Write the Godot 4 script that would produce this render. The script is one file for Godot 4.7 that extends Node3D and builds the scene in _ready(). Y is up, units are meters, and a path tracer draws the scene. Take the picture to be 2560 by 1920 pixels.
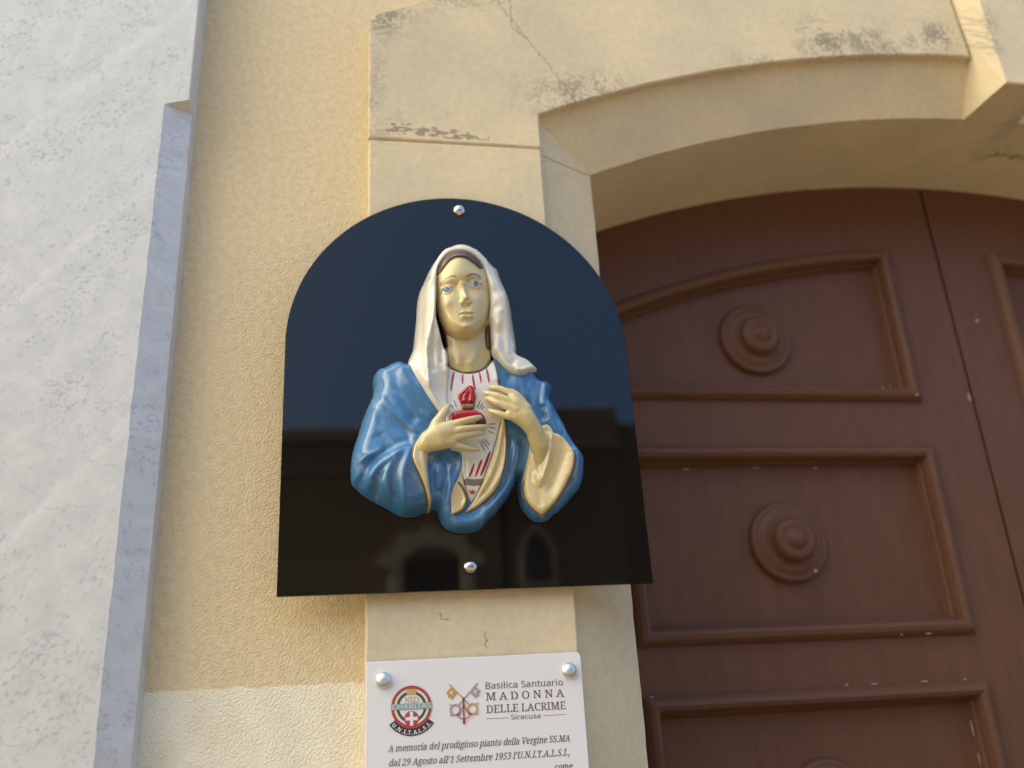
extends Node3D
# A relief bust on a black plaque beside an arched church door, seen from the pavement below.
# World axes: x to the right along the wall, y up, z out of the wall; z = 0 is the face of the stone door surround.

var rng := RandomNumberGenerator.new()
var fields := {}

# ---------------------------------------------------------------- small helpers
func lin(r: float, g: float, b: float) -> Color:
	return Color(r, g, b).linear_to_srgb()

func mat(c: Color, rough := 0.8, spec := 0.5, metal := 0.0) -> StandardMaterial3D:
	var m := StandardMaterial3D.new()
	m.albedo_color = c
	m.roughness = rough
	m.metallic_specular = spec
	m.metallic = metal
	return m

func noise(freq: float, octaves := 3, s := 1, kind := FastNoiseLite.TYPE_SIMPLEX_SMOOTH) -> FastNoiseLite:
	var n := FastNoiseLite.new()
	n.noise_type = kind
	n.frequency = freq
	n.seed = s
	n.fractal_octaves = octaves
	n.fractal_type = FastNoiseLite.FRACTAL_FBM if octaves > 1 else FastNoiseLite.FRACTAL_NONE
	return n

func noise_texture(freq: float, octaves: int, s: int, size := 512, ramp: Gradient = null, kind := FastNoiseLite.TYPE_SIMPLEX_SMOOTH) -> NoiseTexture2D:
	var t := NoiseTexture2D.new()
	t.width = size
	t.height = size
	t.seamless = true
	t.noise = noise(freq, octaves, s, kind)
	t.generate_mipmaps = false
	if ramp:
		t.color_ramp = ramp
	return t

func two_tone(a: Color, b: Color) -> Gradient:
	var g := Gradient.new()
	g.set_color(0, a)
	g.set_color(1, b)
	return g

func add(node: Node, called: String, parent: Node = self) -> Node:
	node.name = called
	parent.add_child(node, true)
	return node

func thing(called: String, label: String, category: String, at := Vector3.ZERO, group := "") -> Node3D:
	var o := Node3D.new()
	o.name = called
	add_child(o, true)
	o.position = at
	o.set_meta("label", label)
	o.set_meta("category", category)
	if group:
		o.set_meta("group", group)
	return o

func put(st: SurfaceTool, called: String, m: Material, parent: Node = self) -> MeshInstance3D:
	var o := MeshInstance3D.new()
	o.mesh = st.commit()
	o.material_override = m
	add(o, called, parent)
	return o

func begin(smooth := false) -> SurfaceTool:
	var st := SurfaceTool.new()
	st.begin(Mesh.PRIMITIVE_TRIANGLES)
	st.set_smooth_group(0 if smooth else -1)
	return st

func done(st: SurfaceTool) -> SurfaceTool:
	st.generate_normals()
	return st

var uv_depth := 0.9              # depth runs on as height, so that faces across the wall keep their grain
var uv_box := Rect2(0, 0, 1, 1)   # metres of x and y that the next faces map onto one texture

func vert(st: SurfaceTool, p: Vector3) -> void:
	st.set_uv(Vector2((p.x - uv_box.position.x) / uv_box.size.x, 1.0 - (p.y - p.z * uv_depth - uv_box.position.y) / uv_box.size.y))
	st.add_vertex(p)

func tri(st: SurfaceTool, a: Vector3, b: Vector3, c: Vector3, facing: Vector3) -> void:
	if (a - c).cross(a - b).dot(facing) < 0.0:
		var t := b
		b = c
		c = t
	vert(st, a)
	vert(st, b)
	vert(st, c)

func quad(st: SurfaceTool, a: Vector3, b: Vector3, c: Vector3, d: Vector3, facing: Vector3) -> void:
	tri(st, a, b, c, facing)
	tri(st, a, c, d, facing)

func box(st: SurfaceTool, lo: Vector3, hi: Vector3, bevel := 0.0) -> void:
	# a box with chamfered edges
	var c := (lo + hi) / 2.0
	var h := (hi - lo) / 2.0
	var b: float = minf(bevel, minf(h.x, minf(h.y, h.z)) * 0.9)
	for axis in 3:
		for s in [-1.0, 1.0]:
			var n := Vector3.ZERO
			n[axis] = s
			var u := Vector3.ZERO
			u[(axis + 1) % 3] = h[(axis + 1) % 3] - b
			var v := Vector3.ZERO
			v[(axis + 2) % 3] = h[(axis + 2) % 3] - b
			var o: Vector3 = c + n * h[axis]
			quad(st, o - u - v, o + u - v, o + u + v, o - u + v, n)
	if b <= 0.0:
		return
	for axis in 3:
		var i := (axis + 1) % 3
		var j := (axis + 2) % 3
		for s in [-1.0, 1.0]:
			for t in [-1.0, 1.0]:
				var p := Vector3.ZERO
				p[i] = s * h[i]
				p[j] = t * (h[j] - b)
				var r := Vector3.ZERO
				r[i] = s * (h[i] - b)
				r[j] = t * h[j]
				var w := Vector3.ZERO
				w[axis] = h[axis] - b
				var n := Vector3.ZERO
				n[i] = s
				n[j] = t
				quad(st, c + p - w, c + p + w, c + r + w, c + r - w, n)
	for sx in [-1.0, 1.0]:
		for sy in [-1.0, 1.0]:
			for sz in [-1.0, 1.0]:
				var k := Vector3(sx, sy, sz)
				tri(st, c + k * Vector3(h.x, h.y - b, h.z - b), c + k * Vector3(h.x - b, h.y, h.z - b), c + k * Vector3(h.x - b, h.y - b, h.z), k)

func inset(poly: PackedVector2Array, d: float) -> PackedVector2Array:
	var out := PackedVector2Array()
	var n := poly.size()
	var side := 1.0 if Geometry2D.is_polygon_clockwise(poly) else -1.0
	for i in n:
		var e0 := (poly[i] - poly[(i + n - 1) % n]).normalized()
		var e1 := (poly[(i + 1) % n] - poly[i]).normalized()
		var n0 := Vector2(e0.y, -e0.x) * side
		var n1 := Vector2(e1.y, -e1.x) * side
		var m := (n0 + n1).normalized()
		out.append(poly[i] + m * d / maxf(0.35, m.dot(n0)))
	return out

func prism(st: SurfaceTool, poly: PackedVector2Array, z_back: float, z_front: float, bevel := 0.0, back := false) -> void:
	# a flat outline given thickness, its front edge chamfered
	var n := poly.size()
	var top := inset(poly, bevel) if bevel > 0.0 else poly
	var ids := Geometry2D.triangulate_polygon(top)
	for i in range(0, ids.size(), 3):
		tri(st, v3(top[ids[i]], z_front), v3(top[ids[i + 1]], z_front), v3(top[ids[i + 2]], z_front), Vector3.BACK)
		if back:
			tri(st, v3(poly[ids[i]], z_back), v3(poly[ids[i + 1]], z_back), v3(poly[ids[i + 2]], z_back), Vector3.FORWARD)
	var inward := inset(poly, 0.001)
	for i in n:
		var j := (i + 1) % n
		var facing := v3(poly[i] + poly[j] - inward[i] - inward[j], 0.0)
		quad(st, v3(poly[i], z_back), v3(poly[j], z_back), v3(poly[j], z_front - bevel), v3(poly[i], z_front - bevel), facing)
		if bevel > 0.0:
			quad(st, v3(poly[i], z_front - bevel), v3(poly[j], z_front - bevel), v3(top[j], z_front), v3(top[i], z_front), facing.normalized() + Vector3.BACK)

func v3(p: Vector2, z: float) -> Vector3:
	return Vector3(p.x, p.y, z)

func lathe(st: SurfaceTool, profile: Array, sides := 40, axis_z := true) -> void:
	# profile: [radius, height] pairs; turned round z
	for i in sides:
		var a := TAU * i / sides
		var b := TAU * (i + 1) / sides
		for k in profile.size() - 1:
			var p: Array = profile[k]
			var r: Array = profile[k + 1]
			var q0 := Vector3(cos(a) * p[0], sin(a) * p[0], p[1])
			var q1 := Vector3(cos(b) * p[0], sin(b) * p[0], p[1])
			var q2 := Vector3(cos(b) * r[0], sin(b) * r[0], r[1])
			var q3 := Vector3(cos(a) * r[0], sin(a) * r[0], r[1])
			var m := (a + b) / 2.0
			var dr: float = r[0] - p[0]
			var dz: float = r[1] - p[1]
			var facing := Vector3(cos(m) * dz, sin(m) * dz, -dr)
			if p[0] > 1e-6:
				tri(st, q0, q1, q2, facing)
			if r[0] > 1e-6:
				tri(st, q0, q2, q3, facing)

func tube(st: SurfaceTool, pts: Array, radius: float, sides := 8, flat := 1.0) -> void:
	# a rounded cord along pts, in the plane of the wall; flat < 1 presses it towards the wall
	for i in pts.size() - 1:
		for k in sides:
			var quad_pts := []
			for w in [[i, k], [i + 1, k], [i + 1, k + 1], [i, k + 1]]:
				var at: int = w[0]
				var along: Vector3 = (pts[mini(at + 1, pts.size() - 1)] - pts[maxi(at - 1, 0)]).normalized()
				var side := along.cross(Vector3.BACK).normalized()
				var up := side.cross(along).normalized()
				var a: float = TAU * w[1] / sides
				var taper := 0.35 if at == 0 or at == pts.size() - 1 else 1.0
				quad_pts.append(pts[at] + (side * cos(a) + up * sin(a) * flat) * radius * taper)
			var mid: Vector3 = (quad_pts[0] + quad_pts[2]) / 2.0 - (pts[i] + pts[i + 1]) / 2.0
			quad(st, quad_pts[0], quad_pts[1], quad_pts[2], quad_pts[3], mid)

# ---------------------------------------------------------------- modelled relief: heights over an outline
class Field:
	var x0: float
	var y0: float
	var nx: int
	var ny: int
	var step: float
	var h: PackedFloat32Array      # height in mm over the plaque
	var px: PackedFloat32Array     # place of each grid point, border points moved onto the outline
	var py: PackedFloat32Array
	var state: PackedByteArray     # 2 inside, 1 border, 0 unused
	var tone: PackedColorArray
	func at(x: float, y: float, miss := 0.0) -> float:
		var fx := (x - x0) / step
		var fy := (y - y0) / step
		var i := int(floor(fx))
		var j := int(floor(fy))
		if i < 0 or j < 0 or i >= nx - 1 or j >= ny - 1:
			return miss
		var k := j * nx + i
		if state[k] == 0 or state[k + 1] == 0 or state[k + nx] == 0 or state[k + nx + 1] == 0:
			return miss
		fx -= i
		fy -= j
		return lerpf(lerpf(h[k], h[k + 1], fx), lerpf(h[k + nx], h[k + nx + 1], fx), fy)

func spline_surface(c: Array, stiff: float) -> PackedFloat64Array:
	# thin-plate weights through (x, y, h) triples
	var n: int = c.size() / 3
	var m := n + 3
	var a := []
	for i in m:
		var row := PackedFloat64Array()
		row.resize(m + 1)
		a.append(row)
	for i in n:
		var xi: float = c[i * 3] / 100.0
		var yi: float = c[i * 3 + 1] / 100.0
		for j in n:
			var dx: float = xi - c[j * 3] / 100.0
			var dy: float = yi - c[j * 3 + 1] / 100.0
			var r2 := dx * dx + dy * dy
			a[i][j] = r2 * log(r2 + 1e-12) + (stiff if i == j else 0.0)
		a[i][n] = 1.0
		a[i][n + 1] = xi
		a[i][n + 2] = yi
		a[n][i] = 1.0
		a[n + 1][i] = xi
		a[n + 2][i] = yi
		a[i][m] = c[i * 3 + 2]
	for k in m:
		var best := k
		for i in range(k + 1, m):
			if absf(a[i][k]) > absf(a[best][k]):
				best = i
		var swap: PackedFloat64Array = a[k]
		a[k] = a[best]
		a[best] = swap
		var pivot: PackedFloat64Array = a[k]
		for i in range(k + 1, m):
			var row: PackedFloat64Array = a[i]
			var f := row[k] / pivot[k]
			if f != 0.0:
				for j in range(k, m + 1):
					row[j] -= f * pivot[j]
				a[i] = row
	var w := PackedFloat64Array()
	w.resize(m)
	for i in range(m - 1, -1, -1):
		var row: PackedFloat64Array = a[i]
		var s := row[m]
		for j in range(i + 1, m):
			s -= row[j] * w[j]
		w[i] = s / row[i]
	return w

func raster(f: Field, pts: Array, reach: float) -> Dictionary:
	# {index: (signed distance, place along 0..1)} for the grid points within reach of a polyline
	var near := {}
	var n: int = pts.size() / 2
	var state := f.state
	var px := f.px
	var py := f.py
	for s in n - 1:
		var a := Vector2(pts[s * 2], pts[s * 2 + 1])
		var b := Vector2(pts[s * 2 + 2], pts[s * 2 + 3])
		var ab := b - a
		var l2 := maxf(ab.length_squared(), 1e-9)
		var i0 := maxi(0, int(floor((minf(a.x, b.x) - reach - f.x0) / f.step)))
		var i1 := mini(f.nx - 1, int(ceil((maxf(a.x, b.x) + reach - f.x0) / f.step)))
		var j0 := maxi(0, int(floor((minf(a.y, b.y) - reach - f.y0) / f.step)))
		var j1 := mini(f.ny - 1, int(ceil((maxf(a.y, b.y) + reach - f.y0) / f.step)))
		for j in range(j0, j1 + 1):
			for i in range(i0, i1 + 1):
				var k := j * f.nx + i
				if state[k] == 0:
					continue
				var p := Vector2(px[k], py[k]) - a
				var t := clampf(p.dot(ab) / l2, 0.0, 1.0)
				var d := p.distance_to(ab * t)
				if d > reach or (near.has(k) and absf(near[k].x) <= d):
					continue
				near[k] = Vector2(d * (1.0 if ab.cross(p) >= 0.0 else -1.0), (s + t) / (n - 1))
	return near

func relief(called: String, step: float, base: Color, vary := 0.03) -> Field:
	var d: Dictionary = RELIEF[called]
	var under: Field = fields.get(d.under)
	var o: Array = d.out
	var n: int = o.size() / 4
	var poly := PackedVector2Array()
	var lo := Vector2(1e9, 1e9)
	var hi := -lo
	var widest := 0.0
	for i in n:
		var p := Vector2(o[i * 4], o[i * 4 + 1])
		poly.append(p)
		lo = lo.min(p)
		hi = hi.max(p)
		widest = maxf(widest, o[i * 4 + 3])
	var f := Field.new()
	f.step = step
	f.x0 = lo.x - 2 * step
	f.y0 = lo.y - 2 * step
	f.nx = int(ceil((hi.x - lo.x) / step)) + 5
	f.ny = int(ceil((hi.y - lo.y) / step)) + 5
	var total := f.nx * f.ny
	f.h.resize(total)
	f.px.resize(total)
	f.py.resize(total)
	f.state.resize(total)
	f.tone.resize(total)
	# inside, row by row
	for j in f.ny:
		var y := f.y0 + j * step
		var cross := []
		for i in n:
			var a := poly[i]
			var b := poly[(i + 1) % n]
			if (a.y > y) != (b.y > y):
				cross.append(a.x + (y - a.y) / (b.y - a.y) * (b.x - a.x))
		cross.sort()
		for c in range(0, cross.size() - 1, 2):
			for i in range(maxi(0, int(ceil((cross[c] - f.x0) / step))), mini(f.nx - 1, int(floor((cross[c + 1] - f.x0) / step))) + 1):
				f.state[j * f.nx + i] = 2
	# distance to the outline
	var dist := PackedFloat32Array()
	dist.resize(total)
	dist.fill(1e9)
	var rim := PackedFloat32Array()
	rim.resize(total)
	var rad := PackedFloat32Array()
	rad.resize(total)
	rad.fill(1.0)
	var near_x := PackedFloat32Array()
	near_x.resize(total)
	var near_y := PackedFloat32Array()
	near_y.resize(total)
	for s in n:
		var e := (s + 1) % n
		var a := poly[s]
		var ab := poly[e] - a
		var l2 := maxf(ab.length_squared(), 1e-9)
		var reach: float = maxf(o[s * 4 + 3], o[e * 4 + 3]) + 2 * step
		var i0 := maxi(0, int(floor((minf(a.x, poly[e].x) - reach - f.x0) / step)))
		var i1 := mini(f.nx - 1, int(ceil((maxf(a.x, poly[e].x) + reach - f.x0) / step)))
		var j0 := maxi(0, int(floor((minf(a.y, poly[e].y) - reach - f.y0) / step)))
		var j1 := mini(f.ny - 1, int(ceil((maxf(a.y, poly[e].y) + reach - f.y0) / step)))
		for j in range(j0, j1 + 1):
			for i in range(i0, i1 + 1):
				var k := j * f.nx + i
				var p := Vector2(f.x0 + i * step, f.y0 + j * step) - a
				var t := clampf(p.dot(ab) / l2, 0.0, 1.0)
				var q := ab * t
				var dd := p.distance_squared_to(q)
				if dd < dist[k]:
					dist[k] = dd
					rim[k] = lerpf(o[s * 4 + 2], o[e * 4 + 2], t)
					rad[k] = lerpf(o[s * 4 + 3], o[e * 4 + 3], t)
					near_x[k] = a.x + q.x
					near_y[k] = a.y + q.y
	var c: Array = d.ctrl
	var nc: int = c.size() / 3
	var w := spline_surface(c, d.lam)
	var cx := PackedFloat32Array()
	var cy := PackedFloat32Array()
	for i in nc:
		cx.append(c[i * 3] / 100.0)
		cy.append(c[i * 3 + 1] / 100.0)
	var body := PackedFloat32Array()
	body.resize(total)
	for k in total:
		var x := f.x0 + (k % f.nx) * step
		var y := f.y0 + (k / f.nx) * step
		if f.state[k] == 0:
			if dist[k] > step * step * 2.2:
				continue
			f.state[k] = 1
			x = near_x[k]
			y = near_y[k]
			dist[k] = 0.0
		else:
			dist[k] = sqrt(dist[k])
		f.px[k] = x
		f.py[k] = y
		var X := x / 100.0
		var Y := y / 100.0
		var s := w[nc] + w[nc + 1] * X + w[nc + 2] * Y
		for i in nc:
			var dx := X - cx[i]
			var dy := Y - cy[i]
			var r2 := dx * dx + dy * dy
			s += w[i] * r2 * log(r2 + 1e-12)
		body[k] = s
	for st in d.strokes:
		var wl: float = absf(st[0])
		var wr: float = absf(st[1])
		var a0: float = st[2]
		var a1: float = st[3]
		var near := raster(f, st.slice(4), maxf(wl, wr) * 2.9)
		for k: int in near:
			var v: Vector2 = near[k]
			var q := v.x / (wl if v.x > 0.0 else wr)
			var ends := smoothstep(0.0, 0.18, v.y) * smoothstep(1.0, 0.82, v.y) if st[0] > 0.0 else 1.0
			body[k] += lerpf(a0, a1, v.y) * exp(-q * q) * ends
	var speck := noise(0.04, 3, 7)
	var fine := noise(0.25, 2, 9)
	for k in total:
		if f.state[k] == 0:
			continue
		var e := 1.0 - clampf(dist[k] / rad[k], 0.0, 1.0)
		e = sqrt(maxf(0.0, 1.0 - e * e))
		var b := under.at(f.px[k], f.py[k], 0.0) if under else 0.0
		f.h[k] = b + lerpf(rim[k], body[k] + 0.12 * fine.get_noise_2d(f.px[k], f.py[k]), e)
		var v := 1.0 + vary * speck.get_noise_2d(f.px[k], f.py[k]) + 0.4 * vary * fine.get_noise_2d(f.px[k] * 2.0, f.py[k] * 2.0)
		f.tone[k] = Color(base.r * v, base.g * v, base.b * v)
	fields[called] = f
	return f

func paint(f: Field, pts: Array, width: float, c: Color, taper := true, soft := 0.5) -> void:
	var near := raster(f, pts, width + soft)
	for k: int in near:
		var v: Vector2 = near[k]
		var w := width * (sqrt(maxf(0.0, 4.0 * v.y * (1.0 - v.y))) * 0.75 + 0.3 if taper else 1.0)
		f.tone[k] = f.tone[k].lerp(c, 1.0 - smoothstep(w - soft, w + soft * 0.4, absf(v.x)))

func field_mesh(f: Field, called: String, m: Material, parent: Node) -> MeshInstance3D:
	var ids := PackedInt32Array()
	ids.resize(f.nx * f.ny)
	ids.fill(-1)
	var v := PackedVector3Array()
	var col := PackedColorArray()
	var tris := PackedInt32Array()
	for j in f.ny - 1:
		for i in f.nx - 1:
			var k := j * f.nx + i
			var c0 := f.state[k]
			var c1 := f.state[k + 1]
			var c2 := f.state[k + f.nx + 1]
			var c3 := f.state[k + f.nx]
			if c0 == 0 or c1 == 0 or c2 == 0 or c3 == 0 or not (c0 == 2 or c1 == 2 or c2 == 2 or c3 == 2):
				continue
			for q: int in [k, k + 1, k + f.nx + 1, k + f.nx]:
				if ids[q] < 0:
					ids[q] = v.size()
					v.append(Vector3(f.px[q], f.py[q], f.h[q]) * 0.001)
					col.append(f.tone[q])
			tris.append_array([ids[k], ids[k + f.nx], ids[k + f.nx + 1], ids[k], ids[k + f.nx + 1], ids[k + 1]])
	return array_mesh(v, tris, col, called, m, parent)

func array_mesh(v: PackedVector3Array, tris: PackedInt32Array, col: PackedColorArray, called: String, m: Material, parent: Node) -> MeshInstance3D:
	var arrays := []
	arrays.resize(Mesh.ARRAY_MAX)
	arrays[Mesh.ARRAY_VERTEX] = v
	if col.size():
		arrays[Mesh.ARRAY_COLOR] = col
	arrays[Mesh.ARRAY_INDEX] = tris
	var st := SurfaceTool.new()
	st.create_from_arrays(arrays)
	st.generate_normals()
	return put(st, called, m, parent)

# ---------------------------------------------------------------- hands: tapered bones joined and meshed as surface nets (mm)
func flesh(chains: Array, cell: float) -> Array:
	var lo := Vector3(1e9, 1e9, 1e9)
	var hi := -lo
	for c in chains:
		for j in range(1, c.size()):
			var p := Vector3(c[j][0], c[j][1], c[j][2])
			var r: float = c[j][3] + 3.0 * cell
			lo = lo.min(p - Vector3(r, r, r))
			hi = hi.max(p + Vector3(r, r, r))
	var nx := int((hi.x - lo.x) / cell) + 2
	var ny := int((hi.y - lo.y) / cell) + 2
	var nz := int((hi.z - lo.z) / cell) + 2
	var g := PackedFloat32Array()
	g.resize(nx * ny * nz)
	g.fill(20.0)
	for c in chains:
		var kk: float = c[0]
		var own := {}
		for b in range(1, c.size() - 1):
			var a3 := Vector3(c[b][0], c[b][1], c[b][2])
			var b3 := Vector3(c[b + 1][0], c[b + 1][1], c[b + 1][2])
			var r0: float = c[b][3]
			var r1: float = c[b + 1][3]
			var ab := b3 - a3
			var l2 := ab.length_squared()
			var reach := maxf(r0, r1) + kk + 2.0 * cell
			var q0 := (a3.min(b3) - Vector3(reach, reach, reach) - lo) / cell
			var q1 := (a3.max(b3) + Vector3(reach, reach, reach) - lo) / cell
			for z in range(maxi(0, int(q0.z)), mini(nz - 1, int(q1.z)) + 1):
				for y in range(maxi(0, int(q0.y)), mini(ny - 1, int(q1.y)) + 1):
					for x in range(maxi(0, int(q0.x)), mini(nx - 1, int(q1.x)) + 1):
						var p := lo + Vector3(x, y, z) * cell - a3
						var t := clampf(p.dot(ab) / l2, 0.0, 1.0)
						var d := (p - ab * t).length() - lerpf(r0, r1, t)
						var k := (z * ny + y) * nx + x
						if not own.has(k) or own[k] > d:
							own[k] = d
		for k in own:
			var d: float = own[k]
			var e := g[k]
			var m := clampf(0.5 + 0.5 * (e - d) / kk, 0.0, 1.0)
			g[k] = lerpf(e, d, m) - kk * m * (1.0 - m)
	var ids := {}
	var v := PackedVector3Array()
	var tris := PackedInt32Array()
	var corner := [0, 1, nx, nx + 1, nx * ny, nx * ny + 1, nx * ny + nx, nx * ny + nx + 1]
	var place := [Vector3(0, 0, 0), Vector3(1, 0, 0), Vector3(0, 1, 0), Vector3(1, 1, 0), Vector3(0, 0, 1), Vector3(1, 0, 1), Vector3(0, 1, 1), Vector3(1, 1, 1)]
	var edges := [[0, 1], [2, 3], [4, 5], [6, 7], [0, 2], [1, 3], [4, 6], [5, 7], [0, 4], [1, 5], [2, 6], [3, 7]]
	for z in nz - 1:
		for y in ny - 1:
			for x in nx - 1:
				var k := (z * ny + y) * nx + x
				var neg := 0
				for c: int in corner:
					if g[k + c] < 0.0:
						neg += 1
				if neg == 0 or neg == 8:
					continue
				var sum := Vector3.ZERO
				var cnt := 0
				for e in edges:
					var d0 := g[k + corner[e[0]]]
					var d1 := g[k + corner[e[1]]]
					if (d0 < 0.0) != (d1 < 0.0):
						sum += place[e[0]].lerp(place[e[1]], d0 / (d0 - d1))
						cnt += 1
				ids[k] = v.size()
				v.append((lo + (Vector3(x, y, z) + sum / cnt) * cell) * 0.001)
	var stride := [1, nx, nx * ny]
	for k: int in ids:
		for axis in 3:
			var d0 := g[k]
			var d1 := g[k + stride[axis]]
			if (d0 < 0.0) == (d1 < 0.0):
				continue
			var u: int = stride[(axis + 1) % 3]
			var w: int = stride[(axis + 2) % 3]
			if not (ids.has(k - u) and ids.has(k - w) and ids.has(k - u - w)):
				continue
			var a: int = ids[k]
			var b: int = ids[k - u]
			var c: int = ids[k - u - w]
			var e: int = ids[k - w]
			if d0 < 0.0:
				tris.append_array([a, e, c, a, c, b])
			else:
				tris.append_array([a, b, c, a, c, e])
	return [v, tris]

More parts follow.
